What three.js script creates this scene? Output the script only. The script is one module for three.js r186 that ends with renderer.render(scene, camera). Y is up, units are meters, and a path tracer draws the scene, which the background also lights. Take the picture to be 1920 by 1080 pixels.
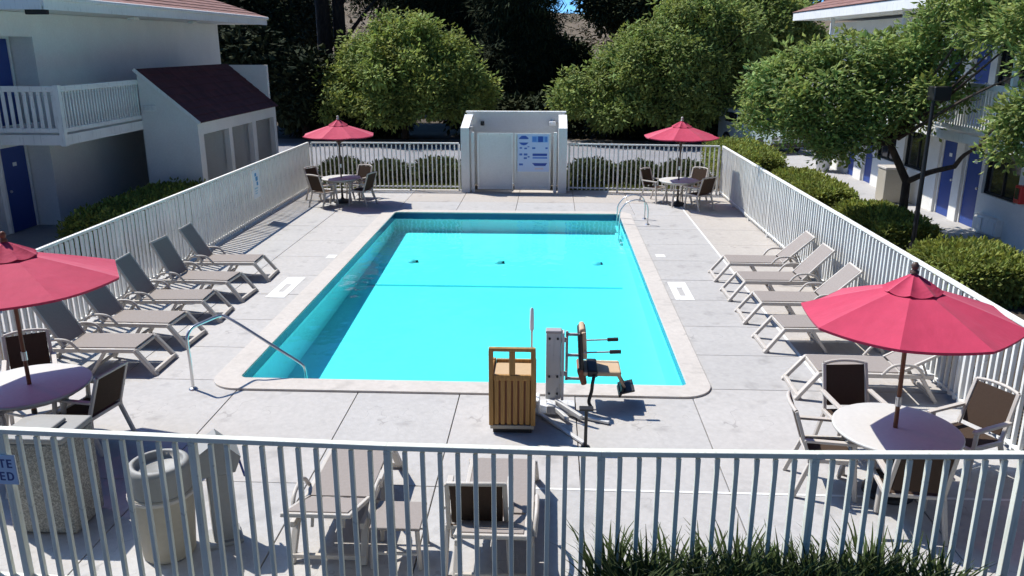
import * as THREE from 'three';
import { Sky } from 'three/addons/objects/Sky.js';
import { RoundedBoxGeometry } from 'three/addons/geometries/RoundedBoxGeometry.js';
import { mergeGeometries } from 'three/addons/utils/BufferGeometryUtils.js';

// ---------------------------------------------------------------- camera, sky, sun, exposure
const scene = new THREE.Scene();
const camera = new THREE.PerspectiveCamera(38.83, 16 / 9, 0.1, 3000);
camera.rotation.order = 'YXZ';
camera.position.set(0, 4.4, 0);
camera.rotation.set(THREE.MathUtils.degToRad(-16.54), THREE.MathUtils.degToRad(2.69), 0);
scene.add(camera);

const SUN = new THREE.Vector3(-0.60, 1, -0.36).normalize();
const sky = new Sky();
sky.name = 'sky';
sky.scale.setScalar(2500);
sky.userData.kind = 'structure';
Object.entries({ turbidity: 6.5, rayleigh: 0.45, mieCoefficient: 0.004, mieDirectionalG: 0.8, cloudCoverage: 0 }).forEach(([k, v]) => { if (sky.material.uniforms[k]) sky.material.uniforms[k].value = v; });
sky.material.uniforms.sunPosition.value.copy(SUN);
scene.add(sky);
scene.environmentIntensity = 0.22;

const sun = new THREE.DirectionalLight(new THREE.Color(1, 0.945, 0.85), 4.9);
sun.name = 'sun_light';
sun.position.copy(SUN).multiplyScalar(70).add(new THREE.Vector3(0, 0, -20));
sun.target.position.set(0, 0, -20);
sun.castShadow = true;
sun.shadow.mapSize.set(4096, 4096);
Object.assign(sun.shadow.camera, { left: -45, right: 45, top: 45, bottom: -45, near: 1, far: 160 });
scene.add(sun, sun.target);

const renderer = new THREE.WebGLRenderer({ antialias: true });
renderer.toneMapping = THREE.LinearToneMapping;
renderer.toneMappingExposure = 1.34;
renderer.shadowMap.enabled = true;

// ---------------------------------------------------------------- helpers
const V = (x, y, z) => new THREE.Vector3(x, y, z);
let seed = 7;
function rnd() { seed |= 0; seed = (seed + 0x6D2B79F5) | 0; let t = Math.imul(seed ^ (seed >>> 15), 1 | seed); t = (t + Math.imul(t ^ (t >>> 7), 61 | t)) ^ t; return ((t ^ (t >>> 14)) >>> 0) / 4294967296; }
const rr = (a, b) => a + (b - a) * rnd();

function hash2(x, y, s) { let h = (x * 374761393 + y * 668265263 + s * 974634777) | 0; h = Math.imul(h ^ (h >>> 13), 1274126177); return ((h ^ (h >>> 16)) >>> 0) / 4294967296; }
function pnoise(u, v, per, s) {           // periodic value noise, u v in 0..1
  const x = u * per, y = v * per, xi = Math.floor(x), yi = Math.floor(y);
  let fx = x - xi, fy = y - yi; fx = fx * fx * (3 - 2 * fx); fy = fy * fy * (3 - 2 * fy);
  const w = (n) => ((n % per) + per) % per;
  const a = hash2(w(xi), w(yi), s), b = hash2(w(xi + 1), w(yi), s), c = hash2(w(xi), w(yi + 1), s), d = hash2(w(xi + 1), w(yi + 1), s);
  return a + (b - a) * fx + (c - a) * fy + (a - b - c + d) * fx * fy;
}
const fbm = (u, v, per, oct, s) => { let t = 0, a = 0.5, n = 0; for (let i = 0; i < oct; i++) { t += a * pnoise(u, v, per, s + i); n += a; per *= 2; a *= 0.55; } return t / n; };
function tex(size, metres, fn, color = true) {  // fn(u,v) -> [r,g,b] 0..1 (sRGB multipliers when color)
  const d = new Uint8Array(size * size * 4);
  for (let j = 0; j < size; j++) for (let i = 0; i < size; i++) {
    const c = fn((i + 0.5) / size, (j + 0.5) / size), k = (j * size + i) * 4;
    for (let q = 0; q < 3; q++) d[k + q] = Math.max(0, Math.min(255, Math.round(c[q] * 255)));
    d[k + 3] = 255;
  }
  const t = new THREE.DataTexture(d, size, size, THREE.RGBAFormat);
  t.wrapS = t.wrapT = THREE.RepeatWrapping; t.magFilter = THREE.LinearFilter; t.minFilter = THREE.LinearMipmapLinearFilter; t.generateMipmaps = true;
  if (color) t.colorSpace = THREE.SRGBColorSpace;
  t.repeat.set(1 / metres, 1 / metres); t.needsUpdate = true;
  return t;
}
const L = (r, g, b) => new THREE.Color().setRGB(r, g, b);
const mat = (c, rough = 0.8, o = {}) => new THREE.MeshStandardMaterial({ color: c, roughness: rough, ...o });
const phys = (c, rough = 0.8, o = {}) => new THREE.MeshPhysicalMaterial({ color: c, roughness: rough, ...o });

function metreUV(g) {                      // uv in metres from the dominant direction of each face
  if (g.index) g = g.toNonIndexed();
  const p = g.attributes.position, n = g.attributes.normal, uv = new Float32Array(p.count * 2);
  for (let i = 0; i < p.count; i += 3) {
    const nx = Math.abs(n.getX(i) + n.getX(i + 1) + n.getX(i + 2)), ny = Math.abs(n.getY(i) + n.getY(i + 1) + n.getY(i + 2)), nz = Math.abs(n.getZ(i) + n.getZ(i + 1) + n.getZ(i + 2));
    for (let k = i; k < i + 3; k++) {
      const x = p.getX(k), y = p.getY(k), z = p.getZ(k);
      if (ny >= nx && ny >= nz) { uv[2 * k] = x; uv[2 * k + 1] = z; } else if (nx >= nz) { uv[2 * k] = z; uv[2 * k + 1] = y; } else { uv[2 * k] = x; uv[2 * k + 1] = y; }
    }
  }
  g.setAttribute('uv', new THREE.BufferAttribute(uv, 2));
  for (const k of Object.keys(g.attributes)) if (!['position', 'normal', 'uv', 'color'].includes(k)) g.deleteAttribute(k);
  return g;
}
const M4 = (pos, rot = [0, 0, 0], s = [1, 1, 1]) => new THREE.Matrix4().compose(V(...pos), new THREE.Quaternion().setFromEuler(new THREE.Euler(...rot)), V(...s));
function bx(w, h, d, x = 0, y = 0, z = 0, rx = 0, ry = 0, rz = 0) { return new THREE.BoxGeometry(w, h, d).applyMatrix4(M4([x, y, z], [rx, ry, rz])); }
function rb(w, h, d, x = 0, y = 0, z = 0, r = 0.01, rx = 0, ry = 0, rz = 0) { return new RoundedBoxGeometry(w, h, d, 2, Math.min(r, w / 2.01, h / 2.01, d / 2.01)).applyMatrix4(M4([x, y, z], [rx, ry, rz])); }
const ab = (x0, x1, y0, y1, z0, z1) => bx(Math.abs(x1 - x0), Math.abs(y1 - y0), Math.abs(z1 - z0), (x0 + x1) / 2, (y0 + y1) / 2, (z0 + z1) / 2);
function cyl(r0, r1, h, x, y, z, seg = 14) { return new THREE.CylinderGeometry(r1, r0, h, seg).translate(x, y + h / 2, z); }
function between(g, a, b) {               // g has its length 1 along y
  const d = b.clone().sub(a), q = new THREE.Quaternion().setFromUnitVectors(V(0, 1, 0), d.clone().normalize());
  return g.applyMatrix4(new THREE.Matrix4().compose(a.clone().add(b).multiplyScalar(0.5), q, V(1, d.length(), 1)));
}
const rod = (a, b, r0, r1 = r0, seg = 10) => between(new THREE.CylinderGeometry(r1, r0, 1, seg), a, b);
function beam(a, b, w, t) {               // rectangular bar from a to b; w horizontal width, t thickness
  const d = b.clone().sub(a), len = d.length(); d.normalize();
  let side = V(0, 1, 0).cross(d); if (side.length() < 1e-3) side = V(0, 0, 1); side.normalize();
  const upv = side.clone().cross(d).normalize();
  const m = new THREE.Matrix4().makeBasis(side, d, upv).setPosition(a.clone().add(b).multiplyScalar(0.5));
  return new RoundedBoxGeometry(w, len, t, 1, Math.min(w, t) * 0.22).applyMatrix4(m);
}
function tube(pts, r, seg = 40, smooth = 0.5) { return new THREE.TubeGeometry(new THREE.CatmullRomCurve3(pts, false, 'catmullrom', smooth), seg, r, 8); }
function slab(p0, p1, p2, p3, t) {        // a quad with thickness t below it
  const n = p1.clone().sub(p0).cross(p2.clone().sub(p0)).normalize().multiplyScalar(-t);
  const a = [p0, p1, p2, p3], b = a.map((p) => p.clone().add(n)), v = [];
  const q = (A, B, C, D) => [A, B, C, A, C, D].forEach((p) => v.push(p.x, p.y, p.z));
  q(...a); q(b[3], b[2], b[1], b[0]);
  for (let i = 0; i < 4; i++) { const j = (i + 1) % 4; q(a[j], a[i], b[i], b[j]); }
  const g = new THREE.BufferGeometry(); g.setAttribute('position', new THREE.Float32BufferAttribute(v, 3)); g.computeVertexNormals(); return g;
}
function prism(pts, depth) {               // polygon in xy extruded along z, centred
  const s = new THREE.Shape(pts.map(([x, y]) => new THREE.Vector2(x, y)));
  return new THREE.ExtrudeGeometry(s, { depth, bevelEnabled: false }).translate(0, 0, -depth / 2);
}
const used = {};
function numbered(n) { used[n] = (used[n] ?? -1) + 1; return used[n] ? `${n}_${String(used[n]).padStart(3, '0')}` : n; }
function shade(o) { o.castShadow = o.receiveShadow = true; return o; }
function part(name, geos, m, parent) {
  const list = (Array.isArray(geos) ? geos : [geos]).map((g) => metreUV(g));
  const o = shade(new THREE.Mesh(list.length > 1 ? mergeGeometries(list) : list[0], m));
  o.name = name; parent.add(o); return o;
}
function thing(name, label, category, pos = [0, 0, 0], turn = 0, group) {
  const o = new THREE.Group(); o.name = numbered(name); o.position.set(...pos); o.rotation.y = turn;
  o.userData = { label, category }; if (group) o.userData.group = group; scene.add(o); return o;
}
function dup(src, label, pos, turn = 0, group) {
  const o = src.clone(); o.name = numbered(src.name.replace(/_\d{3}$/, '')); o.position.set(...pos); o.rotation.y = turn;
  o.userData = { ...src.userData, label }; if (group) o.userData.group = group; scene.add(o); return o;
}
function structure(name, geos, m) { const o = part(name, geos, m, scene); o.userData.kind = 'structure'; return o; }
function structureGroup(name) { const o = new THREE.Group(); o.name = name; o.userData.kind = 'structure'; scene.add(o); return o; }

// ---------------------------------------------------------------- textures and materials
const T = {};
T.concrete = tex(512, 3.1, (u, v) => { const b = fbm(u, v, 3, 4, 11), f = fbm(u, v, 60, 3, 31), s = fbm(u, v, 9, 4, 52); const cr = fbm(u, v, 5, 4, 140), line = Math.abs(cr - 0.5) < 0.0035 && b > 0.55 ? 0.1 : 0; const k = 0.90 + 0.07 * b + 0.08 * (f - 0.5) - (s > 0.66 ? (s - 0.66) * 0.45 : 0) - line; return [k, k * 0.992, k * 0.985]; });
T.concreteBump = tex(256, 0.8, (u, v) => { const k = fbm(u, v, 40, 3, 5); return [k, k, k]; }, false);
T.stucco = tex(512, 2.7, (u, v) => { const k = 0.91 + 0.06 * fbm(u, v, 4, 4, 71) + 0.04 * (fbm(u, v, 90, 2, 9) - 0.5); return [k, k, k * 0.99]; });
T.stuccoBump = tex(256, 0.5, (u, v) => { const k = fbm(u, v, 36, 3, 15); return [k, k, k]; }, false);
T.paint = tex(512, 1.9, (u, v) => { const b = fbm(u, v, 5, 4, 21), st = pnoise(u, v * 0.12 + 0.3, 70, 3); let k = 0.93 + 0.07 * b - (st > 0.72 ? (st - 0.72) * 0.35 : 0); const chip = fbm(u, v, 40, 3, 88); if (chip > 0.76) k -= (chip - 0.76) * 0.9; return [k, k * 0.995, k * 0.975]; });
T.sling = tex(256, 0.12, (u, v) => { const k = 0.86 + 0.1 * Math.sin(u * Math.PI * 32) * Math.sin(v * Math.PI * 32) + 0.06 * fbm(u, v, 8, 3, 4); return [k, k, k]; });
T.cloth = tex(256, 0.9, (u, v) => { const k = 0.92 + 0.08 * fbm(u, v, 6, 4, 61) + 0.03 * (pnoise(u, v, 128, 8) - 0.5); return [k, k, k]; });
T.wrinkle = tex(256, 1.3, (u, v) => { const k = 0.6 * fbm(u, v, 5, 3, 160) + 0.4 * fbm(u * 0.5, v, 14, 3, 165); return [k, k, k]; }, false);
T.roof = tex(512, 2.3, (u, v) => { const cell = hash2(Math.floor(u * 9), Math.floor(v * 14), 4); const k = 0.72 + 0.22 * cell + 0.12 * (fbm(u, v, 50, 3, 19) - 0.5); return [k, k * 0.97, k * 0.96]; });
T.plaster = tex(512, 4.3, (u, v) => { const k = 0.93 + 0.06 * fbm(u, v, 4, 4, 44) + 0.03 * (fbm(u, v, 64, 2, 45) - 0.5); return [k, k, k]; });
T.soil = tex(512, 5.3, (u, v) => { const k = 0.62 + 0.4 * fbm(u, v, 6, 5, 90), f = fbm(u, v, 80, 2, 91); return [k * (0.9 + 0.2 * f), k * (0.88 + 0.2 * f), k * (0.84 + 0.2 * f)]; });
T.asphalt = tex(512, 6.7, (u, v) => { const k = 0.8 + 0.14 * fbm(u, v, 5, 4, 33) + 0.16 * (fbm(u, v, 120, 2, 34) - 0.5); return [k, k, k]; });
T.wood = tex(256, 0.7, (u, v) => { const g = fbm(u, v * 0.08, 40, 3, 66); const k = 0.72 + 0.3 * g; return [k, k * 0.95, k * 0.88]; });
T.bark = tex(256, 1.1, (u, v) => { const k = 0.5 + 0.6 * fbm(u, v * 0.3, 18, 4, 67); return [k, k * 0.95, k * 0.9]; });
T.aggregate = tex(512, 0.9, (u, v) => { const s = fbm(u, v, 90, 2, 77), b = fbm(u, v, 6, 3, 78); const k = 0.7 + 0.5 * (s - 0.5) + 0.12 * b; return [k, k * 0.99, k * 0.95]; });
T.ripple = tex(512, 5.0, (u, v) => { const k = 0.5 * fbm(u, v, 9, 3, 101) + 0.5 * fbm(u, v, 22, 2, 107); return [k, k, k]; }, false);

const M = {
  deck: [0, 1, 2, 3].map((i) => mat([L(0.47, 0.458, 0.442), L(0.455, 0.442, 0.426), L(0.485, 0.468, 0.448), L(0.462, 0.455, 0.444)][i], 0.9, { map: T.concrete, bumpMap: T.concreteBump, bumpScale: 0.002 })),
  deckWarm: mat(L(0.46, 0.425, 0.385), 0.92, { map: T.concrete, bumpMap: T.concreteBump, bumpScale: 0.002 }),
  coping: mat(L(0.56, 0.52, 0.475), 0.85, { map: T.concrete, bumpMap: T.concreteBump, bumpScale: 0.002 }),
  sealant: mat(L(0.66, 0.65, 0.62), 0.7),
  marker: mat(L(0.74, 0.74, 0.73), 0.6, { map: T.paint }),
  plaster: mat(L(0.78, 0.91, 0.91), 0.8, { map: T.plaster }),
  tile: mat(L(0.02, 0.07, 0.16), 0.25, { map: T.plaster }),
  floorLine: mat(L(0.20, 0.48, 0.52), 0.6),
  water: phys(L(0.34, 0.985, 1.0), 0.0, { transmission: 1, thickness: 0, ior: 1.33, bumpMap: T.ripple, bumpScale: 0.012 }),
  fence: mat(L(0.70, 0.72, 0.64), 0.55, { map: T.paint }),
  fenceSide: mat(L(0.80, 0.80, 0.78), 0.6, { map: T.paint }),
  stucco: mat(L(0.80, 0.79, 0.76), 0.9, { map: T.stucco, bumpMap: T.stuccoBump, bumpScale: 0.003 }),
  stuccoShed: mat(L(0.78, 0.78, 0.77), 0.9, { map: T.stucco, bumpMap: T.stuccoBump, bumpScale: 0.003 }),
  trim: mat(L(0.80, 0.81, 0.81), 0.6, { map: T.paint }),
  curtain: mat(L(0.62, 0.60, 0.54), 0.9, { map: T.cloth }),
  roof: mat(L(0.36, 0.20, 0.17), 0.95, { map: T.roof }),
  roofDark: mat(L(0.13, 0.03, 0.032), 0.9, { map: T.roof }),
  doorR: mat(L(0.02, 0.055, 0.24), 0.5),
  glass: phys(L(0.02, 0.022, 0.025), 0.06, { specularIntensity: 1 }),
  darkMetal: mat(L(0.02, 0.02, 0.022), 0.45, { metalness: 0.3 }),
  steel: mat(L(0.62, 0.62, 0.62), 0.28, { metalness: 0.9 }),
  frameBeige: mat(L(0.52, 0.475, 0.42), 0.55, { map: T.cloth }),
  slingTaupe: phys(L(0.36, 0.315, 0.285), 0.9, { map: T.sling, specularIntensity: 0.25 }),
  slingBrown: phys(L(0.075, 0.05, 0.036), 0.9, { map: T.sling, specularIntensity: 0.25 }),
  red: phys(L(0.52, 0.030, 0.085), 0.85, { map: T.cloth, bumpMap: T.wrinkle, bumpScale: 0.012, sheen: 0.15, sheenRoughness: 0.8 }),
  pole: mat(L(0.24, 0.085, 0.03), 0.5, { map: T.wood }),
  poleDark: mat(L(0.10, 0.06, 0.045), 0.5, { map: T.wood }),
  tabletop: mat(L(0.62, 0.61, 0.58), 0.45, { map: T.stucco }),
  binBrown: mat(L(0.44, 0.26, 0.075), 0.6, { map: T.wood }),
  binTan: mat(L(0.52, 0.36, 0.20), 0.6, { map: T.stucco }),
  black: mat(L(0.012, 0.012, 0.013), 0.5),
  liftWhite: mat(L(0.60, 0.60, 0.61), 0.4, { map: T.paint }),
  liftGrey: mat(L(0.36, 0.33, 0.33), 0.45),
  padTan: mat(L(0.56, 0.40, 0.25), 0.6, { map: T.cloth }),
  padRust: mat(L(0.26, 0.09, 0.04), 0.6, { map: T.cloth }),
  white: mat(L(0.78, 0.78, 0.76), 0.45),
  aggregate: mat(L(0.46, 0.455, 0.43), 0.9, { map: T.aggregate, bumpMap: T.concreteBump, bumpScale: 0.006 }),
  canTan: mat(L(0.42, 0.375, 0.30), 0.65, { map: T.stucco }),
  canGrey: mat(L(0.30, 0.295, 0.28), 0.6, { map: T.stucco }),
  soil: mat(L(0.11, 0.085, 0.06), 1, { map: T.soil }),
  asphalt: mat(L(0.30, 0.295, 0.31), 0.95, { map: T.asphalt }),
  path: mat(L(0.42, 0.41, 0.40), 0.92, { map: T.concrete, bumpMap: T.concreteBump, bumpScale: 0.002 }),
  bark: mat(L(0.075, 0.055, 0.042), 0.95, { map: T.bark, bumpMap: T.bark, bumpScale: 0.01 }),
  barkPale: mat(L(0.22, 0.19, 0.16), 0.95, { map: T.bark }),
  hill: mat(L(0.20, 0.16, 0.115), 1, { map: T.soil }),
  leaf: phys(L(1, 1, 1), 0.85, { specularIntensity: 0.35, side: THREE.DoubleSide, transmission: 0.4, thickness: 0 }),
  leafMatt: phys(L(1, 1, 1), 0.9, { specularIntensity: 0.2, side: THREE.DoubleSide }),
  tyre: mat(L(0.015, 0.015, 0.016), 0.8),
  vanPaint: phys(L(0.42, 0.50, 0.50), 0.35, { clearcoat: 0.6 }),
  redBox: mat(L(0.45, 0.02, 0.02), 0.4),
};

// ---------------------------------------------------------------- the ground, deck and pool
const PX0 = -4.25, PX1 = 1.9, PZ0 = -10.2, PZ1 = -21.9;     // pool water edges
const FXL = -7.6, FXR = 5.2, FZ = -25.5;                     // fence lines
{
  const s = new THREE.Shape([[-400, -30], [400, -30], [400, 500], [-400, 500]].map(([x, y]) => new THREE.Vector2(x, y)));
  s.holes.push(new THREE.Path([[PX0 - 0.21, -PZ0 - 0.21], [PX1 + 0.21, -PZ0 - 0.21], [PX1 + 0.21, -PZ1 + 0.21], [PX0 - 0.21, -PZ1 + 0.21]].map(([x, y]) => new THREE.Vector2(x, y))));
  structure('ground', new THREE.ShapeGeometry(s).rotateX(-Math.PI / 2).translate(0, -0.065, 0), M.soil);
}
{
  const deck = structureGroup('pool_deck');
  let n = 0;
  const addSlab = (x0, x1, z0, z1, warm) => { const g = 0.006; part('deck_slab', rb(x1 - x0 - 2 * g, 0.055, Math.abs(z1 - z0) - 2 * g, (x0 + x1) / 2, -0.0275 + (n % 5 - 2) * 0.0006, (z0 + z1) / 2, 0.005), warm ? M.deckWarm : M.deck[(n * 7 + 3) % 4], deck); n++; };
  const fx = [-7.75, -5.9, -4.13, -2.5, -1.15, 0.36, 1.89, 3.72, 5.35];
  for (let i = 0; i < fx.length - 1; i++) { addSlab(fx[i], fx[i + 1], -5.3, -7.52); addSlab(fx[i], fx[i + 1], -7.52, PZ0 + 0.012); }
  const lz = [PZ0 + 0.012, -11.45, -12.75, -14.2, -15.5, -17.0, -18.5, -20.1, PZ1 - 0.012];
  for (let i = 0; i < lz.length - 1; i++) { addSlab(-7.75, -5.9, lz[i], lz[i + 1]); addSlab(-5.9, PX0, lz[i], lz[i + 1]); addSlab(PX1, 3.72, lz[i], lz[i + 1]); addSlab(3.72, 5.35, lz[i], lz[i + 1], true); }
  const bxs = [-7.75, -5.9, -4.25, -2.6, -0.95, 0.7, 2.3, 3.72, 5.35];
  for (let i = 0; i < bxs.length - 1; i++) { addSlab(bxs[i], bxs[i + 1], PZ1 - 0.012, -23.6, i > 6); addSlab(bxs[i], bxs[i + 1], -23.6, -25.75, i > 1); }
  part('joint_sealant', ab(3.70, 3.74, -0.01, 0.004, -8.6, -24.4), M.sealant, deck);
  part('joint_sealant', ab(-0.4, 5.2, -0.01, 0.0045, -7.505, -7.54), M.sealant, deck);
  for (const [x, z, w, d] of [[-4.98, -14.65, 0.36, 1.35], [2.46, -14.75, 0.34, 1.15], [-4.72, -17.0, 0.2, 0.3], [2.42, -17.4, 0.2, 0.25]]) {
    const big = d > 1;
    const s = new THREE.Shape([[-w / 2, -d / 2], [w / 2, -d / 2], [w / 2, d / 2], [-w / 2, d / 2]].map(([a, b]) => new THREE.Vector2(a, b)));
    if (big) s.holes.push(new THREE.Path([[-0.05, -0.32], [0.05, -0.32], [0.05, 0.2], [-0.05, 0.2]].map(([a, b]) => new THREE.Vector2(a, b))));
    part('depth_marking', new THREE.ShapeGeometry(s).rotateX(-Math.PI / 2).translate(x, 0.005, z), big ? M.marker : M.sealant, deck);
  }
}
{
  const basin = structureGroup('pool_basin');
  const yF = -0.88, yB = -0.50, t = 0.2, top = -0.056;
  part('pool_floor', slab(V(PX0 - t, yF, PZ0 + t), V(PX1 + t, yF, PZ0 + t), V(PX1 + t, yB, PZ1 - t), V(PX0 - t, yB, PZ1 - t), 0.15), M.plaster, basin);
  part('pool_wall', ab(PX0 - t, PX0, -1.3, top, PZ0 + t, PZ1 - t), M.plaster, basin);
  part('pool_wall', ab(PX1, PX1 + t, -1.3, top, PZ0 + t, PZ1 - t), M.plaster, basin);
  part('pool_wall', ab(PX0, PX1, -1.3, top, PZ1, PZ1 - t), M.plaster, basin);
  part('pool_wall', ab(PX0, PX1, -1.3, top, PZ0, PZ0 + t), M.plaster, basin);
  const th = 0.012;
  part('tile_band', ab(PX0, PX0 + th, -0.17, -0.002, PZ0 - th, PZ1 + th), M.tile, basin);
  part('tile_band', ab(PX1 - th, PX1, -0.17, -0.002, PZ0 - th, PZ1 + th), M.tile, basin);
  part('tile_band', ab(PX0, PX1, -0.17, -0.002, PZ1, PZ1 + th), M.tile, basin);
  part('tile_band', ab(PX0, PX1, -0.17, -0.002, PZ0, PZ0 - th), M.tile, basin);
  // coping: one rounded ring, 25 mm proud of the deck
  const rrect = (S, x0, x1, y0, y1, r) => { S.moveTo(x0 + r, y0); S.lineTo(x1 - r, y0); S.absarc(x1 - r, y0 + r, r, -Math.PI / 2, 0); S.lineTo(x1, y1 - r); S.absarc(x1 - r, y1 - r, r, 0, Math.PI / 2); S.lineTo(x0 + r, y1); S.absarc(x0 + r, y1 - r, r, Math.PI / 2, Math.PI); S.lineTo(x0, y0 + r); S.absarc(x0 + r, y0 + r, r, Math.PI, 1.5 * Math.PI); return S; };
  const ring = rrect(new THREE.Shape(), PX0 - 0.32, PX1 + 0.28, -PZ0 - 0.34, -PZ1 + 0.3, 0.42);
  ring.holes.push(rrect(new THREE.Path(), PX0 + 0.022, PX1 - 0.022, -PZ0 + 0.022, -PZ1 - 0.022, 0.10));
  part('coping', new THREE.ExtrudeGeometry(ring, { depth: 0.02, bevelEnabled: true, bevelThickness: 0.006, bevelSize: 0.006, bevelSegments: 2, curveSegments: 10 }).rotateX(-Math.PI / 2).translate(0, 0.004, 0), M.coping, basin);
  const fy = (z) => yF + (yB - yF) * (z - (PZ0 + t)) / (PZ1 - PZ0 - 2 * t);
  part('floor_line', slab(V(-4.0, fy(-17.04) + 0.005, -17.04), V(1.6, fy(-17.04) + 0.005, -17.04), V(1.6, fy(-17.14) + 0.005, -17.14), V(-4.0, fy(-17.14) + 0.005, -17.14), 0.02), M.floorLine, basin);
  for (const x of [-3.3, -1.22, 1.12]) {
    const z = -18.9, f = part('floor_fitting', new THREE.LatheGeometry([[0.001, 0.075], [0.06, 0.07], [0.1, 0.045], [0.12, 0.0], [0.12, -0.05]].map(([a, b]) => new THREE.Vector2(a, b)), 16).translate(x, fy(z), z), M.white, basin);
    part('fitting_grille', rb(0.05, 0.05, 0.09, x + 0.125, fy(z) + 0.02, z, 0.01), M.darkMetal, f);
  }
  [[-0.28, 0.36], [-0.46, 0.66], [-0.64, 0.96]].forEach(([y, d], i) => part('pool_step', rb(1.0 + 0.02 * i, 0.9, d, PX0 + 0.5 + 0.01 * i, y - 0.45, PZ0 - d / 2, 0.03), M.plaster, basin));
  structure('pool_water', new THREE.PlaneGeometry(PX1 - PX0 - 0.026, PZ0 - PZ1 - 0.026, 1, 1).rotateX(-Math.PI / 2).translate((PX0 + PX1) / 2, -0.085, (PZ0 + PZ1) / 2), M.water);
}
structure('parking_lot', ab(-60, 60, -0.2, -0.05, -29.6, -40.5), M.asphalt);
structure('footpath', ab(9.05, 10.6, -0.1, 0.0, -10, -40), M.path);
structure('walkway', ab(-13.2, -7.76, -0.12, -0.02, -12, -29.5), M.path);
let HILL;
{ // dry hills far behind
  const W = 60, D = 24, g = new THREE.PlaneGeometry(700, 360, W, D).rotateX(-Math.PI / 2), p = g.attributes.position;
  for (let i = 0; i < p.count; i++) { const x = p.getX(i), z = p.getZ(i) - 330, d = (-150 - z) / 200; const h = d > 0 ? Math.min(1, d) : 0; const side = 12.5 + 20 * Math.exp(-Math.pow((x + 120) / 90, 2)) + 9 * Math.exp(-Math.pow((x - 150) / 110, 2)); p.setXYZ(i, x, -0.4 + h * side + h * 5 * (fbm((x + 400) / 800, (z + 600) / 800, 14, 3, 200) - 0.5), z); }
  g.computeVertexNormals(); structure('hills', g, M.hill); HILL = (x, z) => { const d = (-150 - z) / 200, h = d > 0 ? Math.min(1, d) : 0, side = 12.5 + 20 * Math.exp(-Math.pow((x + 120) / 90, 2)) + 9 * Math.exp(-Math.pow((x - 150) / 110, 2)); return -0.4 + h * side; };
}

// ---------------------------------------------------------------- picket fences
function fence(name, label, pts, opt = {}) {
  const H = opt.h ?? 1.5, sp = opt.sp ?? 0.14, pw = opt.pw ?? 0.036, m = opt.m ?? M.fence;
  const o = thing(name, label, 'fence', [pts[0][0], 0, pts[0][1]]);
  const P = pts.map(([x, z]) => V(x - pts[0][0], 0, z - pts[0][1]));
  const pk = [0, 1, 2].map(() => metreUV(rb(pw, H - 0.12, pw, 0, 0.06 + (H - 0.12) / 2, 0, 0.005)));
  pk.forEach((g, i) => { const uv = g.attributes.uv; for (let k = 0; k < uv.count; k++) uv.setXY(k, uv.getX(k) + i * 0.61, uv.getY(k) + i * 0.37); });
  let c = 0;
  for (let i = 0; i < P.length - 1; i++) {
    const a = P[i], b = P[i + 1], len = a.distanceTo(b), dir = b.clone().sub(a).normalize(), n = Math.max(2, Math.round(len / sp)), turn = Math.atan2(-dir.z, dir.x);
    const put = (g, nm, at, mm = m) => { const q = shade(new THREE.Mesh(g, mm)); q.name = nm; q.position.copy(at); q.rotation.y = turn; o.add(q); return q; };
    const mid = a.clone().add(b).multiplyScalar(0.5);
    put(metreUV(rb(len + 0.004, 0.045, 0.065, 0, H - 0.0225, 0, 0.008)), 'top_rail', mid);
    put(metreUV(rb(len - 0.05, 0.04, 0.05, 0, 0.12, 0, 0.006)), 'bottom_rail', mid);
    const pg = metreUV(rb(0.058, H - 0.046, 0.058, 0, (H - 0.046) / 2, 0, 0.006));
    put(pg, 'post', a); if (i === P.length - 2) put(pg, 'post', b);
    for (let k = 1; k < n; k++) { const q = put(pk[c++ % 3], 'picket', a.clone().lerp(b, k / n).add(V(rr(-0.004, 0.004), 0, 0))); q.rotation.z = rr(-0.004, 0.004); }
  }
  return o;
}
const lin = (a, b, n) => Array.from({ length: n + 1 }, (_, i) => [a[0] + (b[0] - a[0]) * i / n, a[1] + (b[1] - a[1]) * i / n]);
fence('picket_fence', 'white metal picket fence across the bottom of the picture, nearest the viewer', [[-5.9, -5.76], [-4.32, -5.69], [-2.75, -5.62], [-1.21, -5.56], [0.41, -5.54], [2.0, -5.58], [3.56, -5.65], [5.15, -5.73]]);
fence('picket_fence', 'white picket fence behind the row of dark-backed loungers, beside the white motel wing', lin([FXL, FZ], [FXL, -5.9], 10), { m: M.fenceSide, pw: 0.045, sp: 0.138 });
fence('picket_fence', 'sunlit white picket fence behind the pale loungers, with hedges beyond it', lin([FXR, FZ + 0.4], [FXR, -5.9], 10), { m: M.fenceSide, pw: 0.045, sp: 0.138 });
fence('picket_fence', 'white picket fence section between the far dining set with four chairs and the pump enclosure', lin([FXL + 0.1, FZ], [-2.86, FZ - 0.05], 3), { m: M.fenceSide });
fence('picket_fence', 'white picket fence section at the far end beside the pool ladder and enclosure', lin([0.58, FZ - 0.05], [FXR - 0.1, FZ + 0.35], 3), { m: M.fenceSide });

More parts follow.
